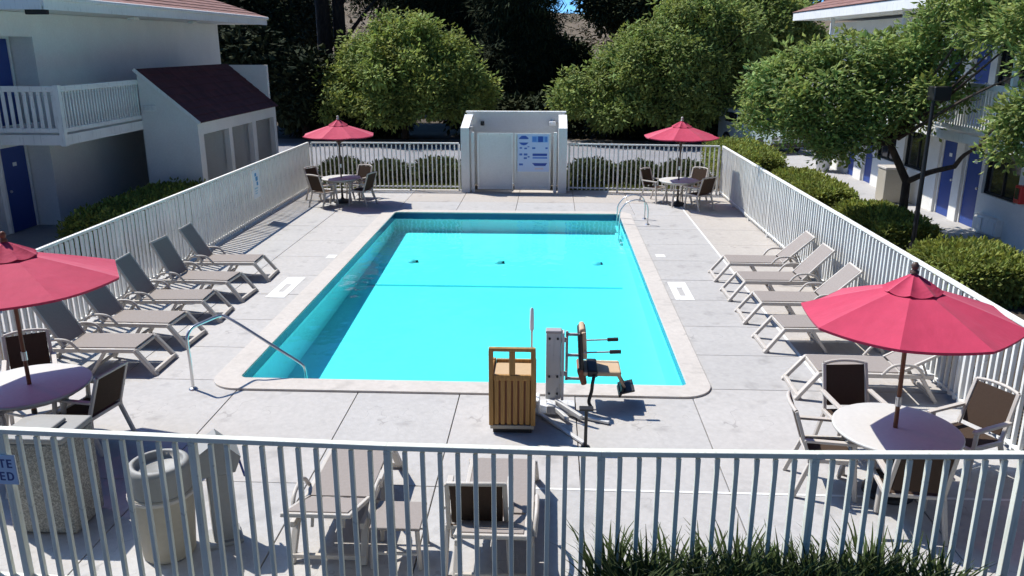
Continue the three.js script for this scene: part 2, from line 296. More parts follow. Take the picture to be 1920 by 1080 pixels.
// small sign on the side fence
function canvasTex(w, h, draw) { const c = document.createElement('canvas'); c.width = w; c.height = h; draw(c.getContext('2d'), w, h); const t = new THREE.CanvasTexture(c); t.colorSpace = THREE.SRGBColorSpace; return t; }
function signBoard(name, label, w, h, tx, pos, turn) {
  const o = thing(name, label, 'sign', pos, turn);
  part('board', rb(w, h, 0.012, 0, 0, -0.008, 0.004), M.white, o);
  const f = shade(new THREE.Mesh(new THREE.PlaneGeometry(w * 0.985, h * 0.985), mat(L(1, 1, 1), 0.5, { map: tx }))); f.name = 'sign_face'; f.position.z = 0.001; o.add(f); return o;
}
signBoard('fence_notice', 'small white notice with blue print hung on the picket fence by the motel wing', 0.5, 0.72, canvasTex(128, 192, (c, w, h) => {
  c.fillStyle = '#dfe6ea'; c.fillRect(0, 0, w, h); c.fillStyle = '#3f8fc4'; c.fillRect(40, 20, 34, 22); c.fillRect(52, 46, 44, 30); c.fillRect(66, 82, 30, 26); c.fillStyle = '#9cc4d8'; c.fillRect(24, 120, 62, 10); c.fillRect(30, 140, 50, 8); c.fillRect(30, 156, 44, 8);
}), [FXL + 0.045, 0.98, -20.6], Math.PI / 2);
signBoard('gate_notice', 'pale blue notice with dark blue capitals on the nearest fence, cut by the picture edge', 0.4, 0.26, canvasTex(256, 168, (c, w, h) => {
  c.fillStyle = '#a9c0d8'; c.fillRect(0, 0, w, h); c.fillStyle = '#1d3c78'; c.font = 'bold 70px sans-serif'; c.textAlign = 'right'; c.fillText('TE', w - 14, 72); c.fillText('ED', w - 14, 146);
}), [-4.42, 1.15, -5.65], -0.04);

// ---------------------------------------------------------------- motel wing behind the left-hand fence
function courses(parent, p00, p10, p11, p01, n, m, name = 'shingle_course') {   // p00-p10 eave, p01-p11 ridge
  for (let i = 0; i < n; i++) {
    const v0 = i / n, v1 = Math.min(1, (i + 1.25) / n), A = p00.clone().lerp(p01, v0), B = p10.clone().lerp(p11, v0), C = p10.clone().lerp(p11, v1), D = p00.clone().lerp(p01, v1);
    A.y += 0.022; B.y += 0.022;
    part(name, slab(A, B, C, D, 0.02), m, parent);
  }
}
function railing(parent, a, b, y0, H, sp, pw, m) {
  const len = a.distanceTo(b), dir = b.clone().sub(a).normalize(), turn = Math.atan2(-dir.z, dir.x), mid = a.clone().add(b).multiplyScalar(0.5);
  const put = (g, n, p) => { const q = shade(new THREE.Mesh(g, m)); q.name = n; q.position.copy(p); q.rotation.y = turn; parent.add(q); return q; };
  put(metreUV(rb(len, 0.13, 0.08, 0, y0 + H - 0.065, 0, 0.012)), 'handrail', mid); put(metreUV(rb(len, 0.1, 0.06, 0, y0 + 0.1, 0, 0.01)), 'lower_rail', mid);
  const g = metreUV(rb(pw, H - 0.2, 0.03, 0, y0 + 0.1 + (H - 0.2) / 2, 0, 0.004)), n = Math.round(len / sp);
  for (let k = 0; k <= n; k++) put(g, 'baluster', a.clone().lerp(b, (k + 0.5) / (n + 1)));
}
function door(parent, x, y, z, w, h, face, m) {   // hung in a wall facing +x (face 1) or -x (face -1)
  const d = part('door', rb(0.045, h, w, x, y + h / 2, z, 0.006), m, parent);
  part('door_knob', new THREE.SphereGeometry(0.035, 10, 8).translate(x + face * 0.06, y + 1.0, z + 0.36 * w), M.steel, d);
  part('number_plate', rb(0.012, 0.09, 0.14, x + face * 0.028, y + 1.62, z, 0.003), M.white, d);
  part('door_frame', [ab(x - 0.05, x + 0.05, y, y + h + 0.07, z - w / 2 - 0.07, z - w / 2 - 0.003), ab(x - 0.05, x + 0.05, y, y + h + 0.07, z + w / 2 + 0.003, z + w / 2 + 0.07), ab(x - 0.05, x + 0.05, y + h + 0.003, y + h + 0.07, z - w / 2, z + w / 2)], M.trim, d);
}
{
  const o = thing('motel_wing', 'two-storey white motel wing with blue doors, balcony and maroon lean-to roof', 'building', [-12.5, 0, -25]);
  const X = (x) => x + 12.5, Z = (z) => z + 25, W = (x0, x1, y0, y1, z0, z1) => ab(X(x0), X(x1), y0, y1, Z(z0), Z(z1));
  part('wall', [W(-12.7, -12.5, -0.06, 5.15, -31.5, -20.0), W(-12.7, -12.5, 4.6, 5.15, -19.998, -17.0), W(-12.7, -12.5, 2.14, 2.6, -19.998, -17.0), W(-12.7, -12.5, -0.06, 5.15, -16.98, -14.5)], M.stucco, o);
  part('end_wall', W(-19, -12.702, -0.06, 5.15, -31.5, -31.3), M.stucco, o);
  part('alcove_wall', [W(-13.25, -13.15, -0.06, 5.15, -20.2, -17.0), W(-13.15, -12.702, -0.06, 5.15, -20.2, -20.002)], M.stucco, o);
  door(o, X(-13.1), 0, Z(-19.4), 0.95, 2.05, 1, M.doorR);
  door(o, X(-13.1), 2.5, Z(-19.4), 0.95, 2.05, 1, M.doorR);
  part('balcony_floor', [W(-13.15, -11.0, 2.22, 2.45, -31.3, -18.2), W(-16, -13.15, 2.22, 2.45, -20.2, -18.2)], M.trim, o);
  railing(o, V(X(-11.03), 0, Z(-18.24)), V(X(-11.03), 0, Z(-21.9)), 2.45, 1.08, 0.13, 0.055, M.trim);
  railing(o, V(X(-14.2), 0, Z(-18.24)), V(X(-11.06), 0, Z(-18.24)), 2.45, 1.08, 0.17, 0.08, M.trim);
  part('corner_post', W(-11.09, -10.97, 2.2, 3.55, -18.3, -18.18), M.trim, o);
  // eaves and roof
  const ex = -10.9, ez0 = -18.0, ez1 = -32.3, ey = 5.16;
  part('soffit', W(-20, ex, ey, ey + 0.04, ez1, ez0), M.trim, o);
  part('fascia', [W(ex - 0.03, ex + 0.02, ey - 0.02, ey + 0.24, ez1, ez0)], M.trim, o);
  part('fascia', [W(-20, ex - 0.031, ey - 0.02, ey + 0.24, ez0 - 0.03, ez0 + 0.02)], M.trim, o);
  part('gutter', rod(V(X(ex) + 0.06, ey + 0.22, Z(ez0)), V(X(ex) + 0.06, ey + 0.22, Z(ez1)), 0.05), M.trim, o);
  const e = (x, y, z) => V(X(x), y, Z(z));
  courses(o, e(ex + 0.05, ey + 0.25, ez0 + 0.05), e(ex + 0.05, ey + 0.25, ez1 - 0.05), e(-15.9, 7.4, ez1 + 5), e(-15.9, 7.4, ez0 - 5), 18, M.roof);
  courses(o, e(-20.9, ey + 0.25, ez0 + 0.05), e(ex + 0.05, ey + 0.25, ez0 + 0.05), e(-15.9, 7.4, ez0 - 5), e(-15.901, 7.4, ez0 - 5), 18, M.roof);
  courses(o, e(ex + 0.05, ey + 0.25, ez1 - 0.05), e(-20.9, ey + 0.25, ez1 - 0.05), e(-15.901, 7.4, ez1 + 5), e(-15.9, 7.4, ez1 + 5), 18, M.roof);
  part('vent_hood', rb(0.5, 0.12, 0.1, X(-11.3), ey - 0.05, Z(-18.4), 0.02), M.darkMetal, o);
  part('soffit_lamp', [rb(0.2, 0.08, 0.3, X(-11.7), ey - 0.045, Z(-23.5), 0.02)], M.trim, o);
  part('soffit_lamp', [rb(0.2, 0.08, 0.3, X(-11.7), ey - 0.045, Z(-27.4), 0.02)], M.trim, o);
  // lean-to with three openings
  const zN = -21.9, zF = -28.35, xr = -11.0, xf = -9.5, yr = 3.74, yl = 2.42;
  part('lean_to_side_wall', prism([[X(xr), -0.06], [X(xf), -0.06], [X(xf), yl], [X(xr), yr]], 0.16).translate(0, 0, Z(zN - 0.08)), M.stucco, o);
  part('lean_to_end_wall', W(xr, xf - 0.2, -0.06, 3.76, zF, zF - 0.16), M.stucco, o);
  part('lean_to_front', [W(xf - 0.16, xf, 2.06, yl - 0.03, zN - 0.161, zF), W(xf - 0.16, xf, -0.06, 2.06, zN - 0.161, zN - 0.34), W(xf - 0.16, xf, -0.06, 2.06, -24.05, -24.3), W(xf - 0.16, xf, -0.06, 2.06, -26.02, -26.34), W(xf - 0.16, xf, -0.06, 2.06, -28.1, zF)], M.stucco, o);
  part('lean_to_back_wall', W(xr - 0.1, xr, -0.06, 2.2, zN - 0.161, zF), M.stucco, o);
  for (const z of [-24.17, -26.18]) part('lean_to_partition', W(xr + 0.001, xf - 0.161, -0.06, 2.3, z - 0.05, z + 0.05), M.stucco, o);
  courses(o, e(xf + 0.12, yl - 0.03, zN + 0.06), e(xf + 0.12, yl - 0.03, zF - 0.01), e(xr - 0.05, yr + 0.06, zF - 0.01), e(xr - 0.05, yr + 0.06, zN + 0.06), 8, M.roofDark, 'roof_course');
  part('rake_board', beam(e(xf + 0.1, yl - 0.03, zN + 0.075), e(xr - 0.04, yr + 0.05, zN + 0.075), 0.03, 0.09), M.trim, o);
  part('wall_vent', [rb(0.34, 0.16, 0.03, X(-10.75), 2.78, Z(zN) + 0.016, 0.006), ...[0, 1, 2].map((k) => rb(0.3, 0.02, 0.03, X(-10.75), 2.73 + k * 0.05, Z(zN) + 0.036, 0.004))], M.trim, o);
}

// ---------------------------------------------------------------- motel wing behind the right-hand fence
{
  const o = thing('motel_wing', 'two-storey motel wing with royal blue doors half hidden by the leafy tree', 'building', [10.5, 0, -24]);
  const X = (x) => x - 10.5, Z = (z) => z + 24, W = (x0, x1, y0, y1, z0, z1) => ab(X(x0), X(x1), y0, y1, Z(z0), Z(z1));
  const wx = 10.5, holes = [];                       // openings [z0,z1,y0,y1]
  for (const [a, b] of [[-22.75, -21.8], [-21.4, -20.45], [-29.75, -28.9], [-28.2, -27.3]]) holes.push([a, b, 0, 2.05, 'd']);
  for (const [a, b] of [[-20.3, -18.75], [-25.0, -23.4], [-27.1, -25.6], [-32.0, -30.3]]) holes.push([a, b, 0.95, 2.05, 'w']);
  for (const [a, b] of [[-23.2, -22.25], [-21.75, -20.8]]) holes.push([a, b, 2.5, 4.5, 'd']);
  for (const [a, b] of [[-20.5, -19.2], [-25.6, -24.0], [-29.0, -27.4]]) holes.push([a, b, 3.4, 4.6, 'w']);
  // wall cut into strips round the openings
  const geos = [];
  for (const [lo, hi] of [[-0.06, 2.45], [2.45, 5.2]]) {
    const hs = holes.filter((h) => h[2] >= lo - 0.1 && h[3] <= hi).sort((p, q) => p[0] - q[0]);
    let z = -33;
    for (const h of hs) { geos.push(W(wx, wx + 0.2, lo, hi, z, h[0])); if (h[2] > lo + 0.07) geos.push(W(wx, wx + 0.2, lo, h[2], h[0], h[1])); geos.push(W(wx, wx + 0.2, h[3], hi, h[0], h[1])); z = h[1]; }
    geos.push(W(wx, wx + 0.2, lo, hi, z, -14));
  }
  part('wall', geos, M.stucco, o);
  part('end_wall', W(wx + 0.2, 20, -0.06, 5.2, -33, -32.8), M.stucco, o);
  for (const [z0, z1, y0, y1, k] of holes) {
    if (k === 'd') door(o, X(wx + 0.12), y0, Z((z0 + z1) / 2), z1 - z0 - 0.15, y1 - y0 - 0.08, -1, M.doorR);
    else {
      const w = part('window', W(wx + 0.11, wx + 0.12, y0 + 0.05, y1 - 0.05, z0 + 0.05, z1 - 0.05), M.glass, o);
      part('window_frame', [W(wx + 0.07, wx + 0.15, y0, y0 + 0.05, z0, z1), W(wx + 0.07, wx + 0.15, y1 - 0.05, y1, z0, z1), W(wx + 0.07, wx + 0.15, y0, y1, z0, z0 + 0.05), W(wx + 0.07, wx + 0.15, y0, y1, z1 - 0.05, z1), W(wx + 0.08, wx + 0.14, y0, y1, (z0 + z1) / 2 - 0.025, (z0 + z1) / 2 + 0.025)], M.darkMetal, w);
      part('curtain', W(wx + 0.18, wx + 0.19, y0, y1, z0 + 0.02, (z0 + z1) / 2), M.curtain, w);
    }
  }
  part('room_backing', W(wx + 0.5, wx + 0.55, -0.05, 5.2, -33, -14), M.stucco, o);
  part('balcony_floor', W(9.35, wx, 2.27, 2.47, -32.6, -14), M.trim, o);
  railing(o, V(X(9.4), 0, Z(-14)), V(X(9.4), 0, Z(-32.5)), 2.47, 1.12, 0.125, 0.05, M.trim);
  for (const z of [-17.6, -23.45, -29.3]) part('balcony_post', W(9.36, 9.46, 3.6, 5.28, z - 0.05, z + 0.05), M.trim, o);
  const ex = 9.0, ey = 5.3, ez0 = -12, ez1 = -32.6, e = (x, y, z) => V(X(x), y, Z(z));
  part('soffit', W(ex, 19, ey, ey + 0.04, ez1, ez0), M.trim, o);
  part('fascia', W(ex - 0.02, ex + 0.03, ey - 0.02, ey + 0.25, ez1, ez0), M.trim, o);
  part('fascia', W(ex + 0.031, 19, ey - 0.02, ey + 0.25, ez1 - 0.02, ez1 + 0.03), M.trim, o);
  courses(o, e(ex - 0.05, ey + 0.26, ez1 - 0.05), e(ex - 0.05, ey + 0.26, ez0), e(14, 7.7, ez0), e(14, 7.7, ez1 + 5), 18, M.roof);
  courses(o, e(19, ey + 0.26, ez1 - 0.05), e(ex - 0.05, ey + 0.26, ez1 - 0.05), e(14, 7.7, ez1 + 5), e(14.001, 7.7, ez1 + 5), 18, M.roof);
  const ac = part('wall_air_conditioner', W(wx - 0.16, wx, 0.12, 0.5, -20.15, -19.1), M.trim, o);
  part('grille', [W(wx - 0.18, wx - 0.161, 0.16, 0.44, -20.1, -19.72), W(wx - 0.18, wx - 0.161, 0.16, 0.44, -19.55, -19.15)], M.trim, ac);
  const fe = part('extinguisher_box', rb(0.14, 0.4, 0.24, X(wx - 0.07), 1.22, Z(-18.5), 0.02), M.redBox, o);
  part('box_window', rb(0.02, 0.24, 0.15, X(wx - 0.145), 1.24, Z(-18.5), 0.008), M.glass, fe);
}

// ---------------------------------------------------------------- pump enclosure at the far end
{
  const o = thing('pump_enclosure', 'white walled pump enclosure with double gates at the far end of the pool', 'enclosure', [-1.14, 0, -25.4]);
  const X = (x) => x + 1.14, Z = (z) => z + 25.4, W = (x0, x1, y0, y1, z0, z1) => ab(X(x0), X(x1), y0, y1, Z(z0), Z(z1));
  const side = (x0, x1) => part('side_wall', [W(x0, x1, 0, 1.98, -25.2, -25.55), slab(V(X(x0), 1.98, Z(-25.2)), V(X(x1), 1.98, Z(-25.2)), V(X(x1), 2.28, Z(-26.6)), V(X(x0), 2.28, Z(-26.6)), 0.1), W(x0 + 0.002, x1 - 0.002, 0, 1.9, -25.551, -26.7)], M.stuccoShed, o);
  side(-2.76, -2.5); side(0.24, 0.5);
  part('back_wall', W(-2.7, 0.44, 0, 2.32, -26.701, -26.9), M.stuccoShed, o);
  part('wall_cap', W(-2.74, 0.48, 2.321, 2.37, -26.67, -26.93), M.trim, o);
  part('equipment_tank', new THREE.LatheGeometry([[0.001, 1.5], [0.2, 1.46], [0.3, 1.3], [0.32, 1.0], [0.32, 0]].map(([a, b]) => new THREE.Vector2(a, b)), 18).translate(X(-0.3), 0, Z(-26.2)), M.liftWhite, o);
  for (const [x0, x1, hx] of [[-2.26, -1.15, -2.4], [-1.11, 0.0, 0.14]]) {
    const g = part('gate', rb(x1 - x0, 1.72, 0.05, X((x0 + x1) / 2), 0.95, Z(-25.3), 0.008), M.stuccoShed, o);
    part('gate_frame', [W(x0, x1, 1.76, 1.83, -25.24, -25.27), W(x0, x0 + 0.06, 0.1, 1.759, -25.24, -25.27), W(x1 - 0.06, x1, 0.1, 1.759, -25.24, -25.27), W(x0 + 0.061, x1 - 0.061, 0.1, 0.16, -25.24, -25.27)], M.trim, g);
    part('gate_post', rb(0.1, 1.85, 0.1, X(hx), 0.925, Z(-25.32), 0.01), M.stuccoShed, o);
  }
  part('drop_bolt', [rod(V(X(-1.16), 0.05, Z(-25.22)), V(X(-1.16), 0.55, Z(-25.22)), 0.02), rb(0.07, 0.05, 0.06, X(-1.16), 0.3, Z(-25.22), 0.01)], M.steel, o);
  part('flood_lamp', [rb(0.22, 0.14, 0.16, X(0.05), 2.0, Z(-26.6), 0.03), rod(V(X(0.05), 2.0, Z(-26.6)), V(X(0.05), 2.15, Z(-26.7)), 0.02)], M.white, o);
  part('flood_lamp', [rb(0.12, 0.14, 0.1, X(-2.2), 2.0, Z(-26.6), 0.03)], M.darkMetal, o);
}
signBoard('pool_rules_sign', 'white pool rules board with rows of blue print on the enclosure gate', 0.98, 1.16, canvasTex(256, 336, (c, w, h) => {
  c.fillStyle = '#b9c9e6'; c.fillRect(0, 0, w, h);
  c.fillStyle = '#2b50a8';
  c.beginPath(); c.moveTo(12, 34); c.lineTo(34, 14); c.lineTo(66, 14); c.lineTo(88, 34); c.fill(); c.fillRect(12, 34, 76, 10);
  c.beginPath(); c.moveTo(10, 74); c.lineTo(90, 74); c.lineTo(70, 94); c.lineTo(50, 100); c.lineTo(30, 94); c.fill();
  c.fillStyle = '#6fa0dc'; c.fillRect(116, 18, 128, 54); c.fillStyle = '#1e4aa6'; c.fillRect(166, 18, 40, 52); c.fillStyle = '#4d7fca'; c.fillRect(122, 24, 30, 42); c.fillRect(222, 22, 18, 44);
  c.fillStyle = '#3c63b4';
  for (const [x, y, a, b] of [[16, 116, 20, 14], [54, 120, 22, 14], [80, 108, 16, 8], [118, 116, 26, 16], [226, 116, 18, 16], [14, 172, 24, 18], [50, 172, 30, 18], [50, 206, 26, 16], [82, 196, 16, 12], [12, 262, 32, 18]]) c.fillRect(x, y, a, b);
  c.fillStyle = '#2448a0'; c.fillRect(122, 172, 118, 22); c.fillStyle = '#4b74c6'; c.fillRect(122, 204, 120, 14); c.fillStyle = '#20409a';
  c.beginPath(); c.moveTo(118, 258); c.lineTo(242, 258); c.lineTo(226, 284); c.lineTo(140, 284); c.fill();
  c.fillStyle = '#c9bcc6'; c.fillRect(140, 300, 70, 16);
}), [-0.53, 1.23, -25.225], 0);

// ---------------------------------------------------------------- loungers
function makeLounger(label, frame, slingSeat, slingBack, tilt, pos, turn, group) {  // local +x = foot end, head towards -x
  const o = thing('sun_lounger', label, 'sun lounger', pos, turn, group);
  const w = 0.31, h = 0.35, hx = -0.30, fx = 0.72, bl = 0.76, bt = V(hx - bl * Math.cos(tilt), h + bl * Math.sin(tilt), 0);
  const z = (p, s) => p.clone().setZ(s * w);
  for (const s of [-1, 1]) part('side_rail', beam(V(hx - 0.42, h, s * w), V(fx, h, s * w), 0.045, 0.06), frame, o);
  part('seat', rb(fx - hx - 0.02, 0.016, 2 * w - 0.05, (fx + hx) / 2, h + 0.035, 0, 0.006), slingSeat, o);
  part('cross_bar', rb(0.05, 0.05, 2 * w + 0.03, hx, h - 0.02, 0, 0.01), frame, o);
  part('cross_bar', rb(0.05, 0.05, 2 * w + 0.03, fx - 0.02, h - 0.005, 0, 0.012), frame, o);
  // foot-end legs splay outward and are tied by a bar near the ground
  for (const s of [-1, 1]) part('leg', beam(V(fx - 0.015, h + 0.01, s * w), V(fx + 0.27, 0.0, s * (w + 0.02)), 0.075, 0.05), frame, o);
  part('foot_bar', rb(0.05, 0.06, 2 * w + 0.06, fx + 0.235, 0.045, 0, 0.012), frame, o);
  for (const s of [-1, 1]) part('leg', beam(V(hx - 0.26, h, s * w), V(hx - 0.48, 0.0, s * (w + 0.01)), 0.065, 0.05), frame, o);
  for (const s of [-1, 1]) part('leg', beam(V(fx - 0.42, h, s * w), V(fx - 0.66, 0.0, s * (w + 0.01)), 0.055, 0.045), frame, o);
  part('foot_bar', rb(0.04, 0.045, 2 * w + 0.04, hx - 0.45, 0.06, 0, 0.01), frame, o);
  part('cross_bar', rb(0.04, 0.04, 2 * w, fx - 0.6, 0.1, 0, 0.01), frame, o);
  // armrest loops
  for (const s of [-1, 1]) part('armrest', tube([V(hx - 0.3, h, s * (w + 0.035)), V(hx - 0.16, h + 0.15, s * (w + 0.05)), V(hx + 0.1, h + 0.16, s * (w + 0.05)), V(hx + 0.24, h + 0.02, s * (w + 0.035))], 0.02, 20), frame, o);
  // backrest
  part('back_rail', beam(V(hx, h + 0.03, -w + 0.03), z(bt, -1).add(V(0, 0, 0.03)), 0.035, 0.04), frame, o);
  const bf = part('back_rail', beam(V(hx, h + 0.03, w - 0.03), z(bt, 1).add(V(0, 0, -0.03)), 0.035, 0.04), frame, o);
  part('head_bar', rb(0.05, 0.04, 2 * w - 0.02, bt.x, bt.y, 0, 0.012, 0, 0, -tilt), frame, bf);
  part('backrest', rb(bl - 0.05, 0.016, 2 * w - 0.09, (hx + bt.x) / 2, (h + 0.03 + bt.y) / 2 + 0.012, 0, 0.006, 0, 0, -tilt), slingBack, o);
  part('back_strut', [beam(V(hx - 0.36 * Math.cos(tilt), h + 0.36 * Math.sin(tilt), 0.14), V(hx - 0.4, h - 0.03, 0.14), 0.025, 0.025), beam(V(hx - 0.36 * Math.cos(tilt), h + 0.36 * Math.sin(tilt), -0.14), V(hx - 0.4, h - 0.03, -0.14), 0.025, 0.025)], frame, o);
  return o;
}
const GL = 'dark-backed loungers along the fence by the white motel wing', GR = 'pale loungers along the sunlit fence';
[[-15.3, 1.06, 'dark-backed lounger farthest along its row, beside the far bare stretch of fence', 0.05],
 [-14.05, 1.12, 'dark-backed lounger second from the far end of its row', -0.04],
 [-12.85, 1.08, 'dark-backed lounger in the middle of the row of five by the motel wing', 0.06],
 [-11.7, 1.03, 'dark-backed lounger fourth from the far end, behind the one beside the red umbrella', -0.02],
 [-10.62, 1.07, 'nearest of the dark-backed loungers, beside the red umbrella at the picture edge', 0.02],
].forEach(([z, t, label, a]) => makeLounger(label, M.frameBeige, M.slingTaupe, M.slingTaupe, t, [-6.42, 0, z], a, GL));
[[-15.72, 0.78, 'pale lounger farthest along the sunlit fence row', -0.02],
 [-14.5, 0.84, 'pale lounger second from the far end of the sunlit fence row', 0.02],
 [-13.22, 0.80, 'pale lounger in the middle of the sunlit fence row', -0.01],
 [-11.95, 0.72, 'pale lounger partly covered by the big red umbrella, fourth in its row', 0.03],
 [-10.22, 0.55, 'nearest pale lounger of the row, with its head under the big red umbrella', -0.02],
].forEach(([z, t, label, a]) => makeLounger(label, M.frameBeige, M.slingTaupe, M.slingTaupe, t, [4.2, 0, z], Math.PI + a, GR));
makeLounger('pale lounger behind the nearest fence, left of the small side table', M.frameBeige, M.slingTaupe, M.slingTaupe, 0.38, [-1.92, 0, -6.93], Math.PI / 2, 'loungers behind the nearest fence');
makeLounger('pale lounger behind the nearest fence, behind the single brown chair', M.frameBeige, M.slingTaupe, M.slingTaupe, 0.36, [-0.44, 0, -6.72], Math.PI / 2, 'loungers behind the nearest fence');

// ---------------------------------------------------------------- chairs, tables, umbrellas
function makeChair(label, frame, sling, pos, turn, group) {            // faces +z
  const o = thing('patio_chair', label, 'chair', pos, turn, group), w = 0.26;
  part('seat', rb(2 * w - 0.06, 0.016, 0.46, 0, 0.425, 0.02, 0.006), sling, o);
  part('seat_frame', [beam(V(-w, 0.415, -0.22), V(-w, 0.43, 0.26), 0.035, 0.045), beam(V(w, 0.415, -0.22), V(w, 0.43, 0.26), 0.035, 0.045), rb(2 * w, 0.04, 0.035, 0, 0.42, 0.25, 0.01), rb(2 * w, 0.04, 0.035, 0, 0.41, -0.2, 0.01)], frame, o);
  for (const s of [-1, 1]) {
    part('leg', beam(V(s * w, 0.62, 0.21), V(s * (w + 0.015), 0, 0.27), 0.04, 0.045), frame, o);
    part('leg', beam(V(s * w, 0.44, -0.17), V(s * (w + 0.02), 0, -0.33), 0.04, 0.045), frame, o);
    part('armrest', beam(V(s * (w + 0.01), 0.635, -0.27), V(s * (w + 0.012), 0.63, 0.27), 0.055, 0.03), frame, o);
  }
  part('back_frame', [beam(V(-w + 0.01, 0.42, -0.2), V(-w + 0.02, 0.93, -0.37), 0.04, 0.035), beam(V(w - 0.01, 0.42, -0.2), V(w - 0.02, 0.93, -0.37), 0.04, 0.035), tube([V(-w + 0.02, 0.925, -0.37), V(-w * 0.5, 0.94, -0.395), V(0, 0.945, -0.405), V(w * 0.5, 0.94, -0.395), V(w - 0.02, 0.925, -0.37)], 0.02, 16)], frame, o);
  part('backrest', rb(2 * w - 0.08, 0.46, 0.016, 0, 0.69, -0.293, 0.006, -0.32), sling, o);
  return o;
}
function makeTable(label, pos, r, turn) {
  const o = thing('round_patio_table', label, 'table', pos, turn, 'round tables with red umbrellas');
  const pr = [[0.028, 0.70], [r - 0.05, 0.70], [r - 0.02, 0.69], [r, 0.705], [r, 0.722], [r - 0.015, 0.732], [0.028, 0.732]].map(([a, b]) => new THREE.Vector2(a, b));
  part('table_top', new THREE.LatheGeometry([...pr, pr[0]], 48), M.tabletop, o);
  part('apron', new THREE.LatheGeometry([[r - 0.12, 0.64], [r - 0.1, 0.64], [r - 0.1, 0.699], [r - 0.12, 0.699], [r - 0.12, 0.64]].map(([a, b]) => new THREE.Vector2(a, b)), 40), M.frameBeige, o);
  for (let k = 0; k < 4; k++) { const a = Math.PI / 4 + k * Math.PI / 2, c = Math.cos(a), s = Math.sin(a); part('leg', tube([V(c * (r - 0.13), 0.66, s * (r - 0.13)), V(c * (r - 0.2), 0.4, s * (r - 0.2)), V(c * (r - 0.12), 0.02, s * (r - 0.12))], 0.028, 14), M.frameBeige, o); }
  part('lower_brace', [rod(V(-0.3, 0.3, -0.3), V(0.3, 0.3, 0.3), 0.016), rod(V(0.3, 0.3, -0.3), V(-0.3, 0.3, 0.3), 0.016)], M.frameBeige, o);
  return o;
}
function makeUmbrella(label, pos, R, off, poleMat, finialMat, tilt = [0, 0], drop = 0) {
  const o = thing('patio_umbrella', label, 'umbrella', pos, 0, 'red patio umbrellas');
  const base = part('base', new THREE.LatheGeometry([[0.03, 0.42], [0.035, 0.16], [0.05, 0.12], [0.21, 0.07], [0.25, 0.04], [0.25, 0]].map(([a, b]) => new THREE.Vector2(a, b)), 24), M.darkMetal, o);
  base.position.y = 0;
  const up = new THREE.Group(); up.rotation.set(tilt[0], 0, tilt[1]); up.name = 'mast'; up.position.y = drop; o.add(up);
  part('pole', cyl(0.022, 0.022, 2.36, 0, 0.03, 0), poleMat, up);
  part('finial', new THREE.LatheGeometry([[0.001, 0.11], [0.022, 0.105], [0.036, 0.075], [0.03, 0.045], [0.022, 0.035], [0.04, 0.02], [0.04, 0]].map(([a, b]) => new THREE.Vector2(a, b)), 14).translate(0, 2.385, 0), finialMat, up);
  const yE = 1.955, yT = 2.31;
  const rim = (k, s) => { const a = off + (k / 8) * Math.PI * 2; return V(Math.cos(a) * R * s, 0, Math.sin(a) * R * s); };
  const surf = (u, k, t, y0, y1, s0, s1) => { // u along radius, t across the panel
    const a = rim(k, 1), b = rim(k + 1, 1), e = a.lerp(b, t), s = s0 + (s1 - s0) * u, dip = 4 * t * (1 - t) * 0.04 * u * (1 - 0.35 * u);
    return V(e.x * s, y0 + (y1 - y0) * (0.9 * u + 0.1 * u * u) - dip, e.z * s);
  };
  const panel = (k, y0, y1, s0, s1) => {
    const NU = 10, NT = 8, v = [], uv = [], idx = [];
    for (let i = 0; i <= NU; i++) for (let j = 0; j <= NT; j++) { const p = surf(i / NU, k, j / NT, y0, y1, s0, s1); v.push(p.x, p.y, p.z); uv.push(i / NU * R, (j / NT - 0.5) * (s0 + (s1 - s0) * i / NU) * R * 0.77); }
    for (let i = 0; i < NU; i++) for (let j = 0; j < NT; j++) { const q = i * (NT + 1) + j; idx.push(q, q + 1, q + NT + 2, q, q + NT + 2, q + NT + 1); }
    const g = new THREE.BufferGeometry(); g.setAttribute('position', new THREE.Float32BufferAttribute(v, 3)); g.setAttribute('uv', new THREE.Float32BufferAttribute(uv, 2)); g.setIndex(idx); g.computeVertexNormals(); return g;
  };
  const vent = [];
  for (let k = 0; k < 8; k++) {
    const q = shade(new THREE.Mesh(panel(k, yT - 0.06, yE, 0.13, 1), M.redSide)); q.name = 'canopy_panel'; up.add(q);
    // hem: a short valance that turns down at the rim
    const a = rim(k, 1).setY(yE), b = rim(k + 1, 1).setY(yE), pts = [];
    const n = 6; for (let j = 0; j <= n; j++) { const p = a.clone().lerp(b, j / n); p.y -= 4 * (j / n) * (1 - j / n) * 0.022; pts.push(p); }
    const v = [], ix = []; pts.forEach((p, j) => { v.push(p.x, p.y, p.z, p.x * 0.992, p.y - 0.028, p.z * 0.992); if (j) { const t = 2 * j; ix.push(t - 2, t, t - 1, t - 1, t, t + 1); } });
    const hg = new THREE.BufferGeometry(); hg.setAttribute('position', new THREE.Float32BufferAttribute(v, 3)); hg.setIndex(ix); hg.computeVertexNormals(); hg.setAttribute('uv', new THREE.Float32BufferAttribute(new Float32Array(v.length / 3 * 2), 2));
    const hm = shade(new THREE.Mesh(hg, M.redSide)); hm.name = 'hem'; q.add(hm);
    vent.push(panel(k, yT + 0.07, yT - 0.075, 0.02, 0.27));
    part('rib', beam(rim(k, 0.03).setY(yT - 0.06), rim(k, 0.99).setY(yE - 0.02), 0.014, 0.02), poleMat, up);
    part('strut', beam(V(0, 1.72, 0).add(rim(k, 0.03)), rim(k, 0.5).setY(yE + 0.13), 0.012, 0.016), poleMat, up);
  }
  const vm = shade(new THREE.Mesh(mergeGeometries(vent), M.redSide)); vm.name = 'vent_cap'; up.add(vm);
  part('runner', cyl(0.04, 0.04, 0.09, 0, 1.68, 0), poleMat, up);
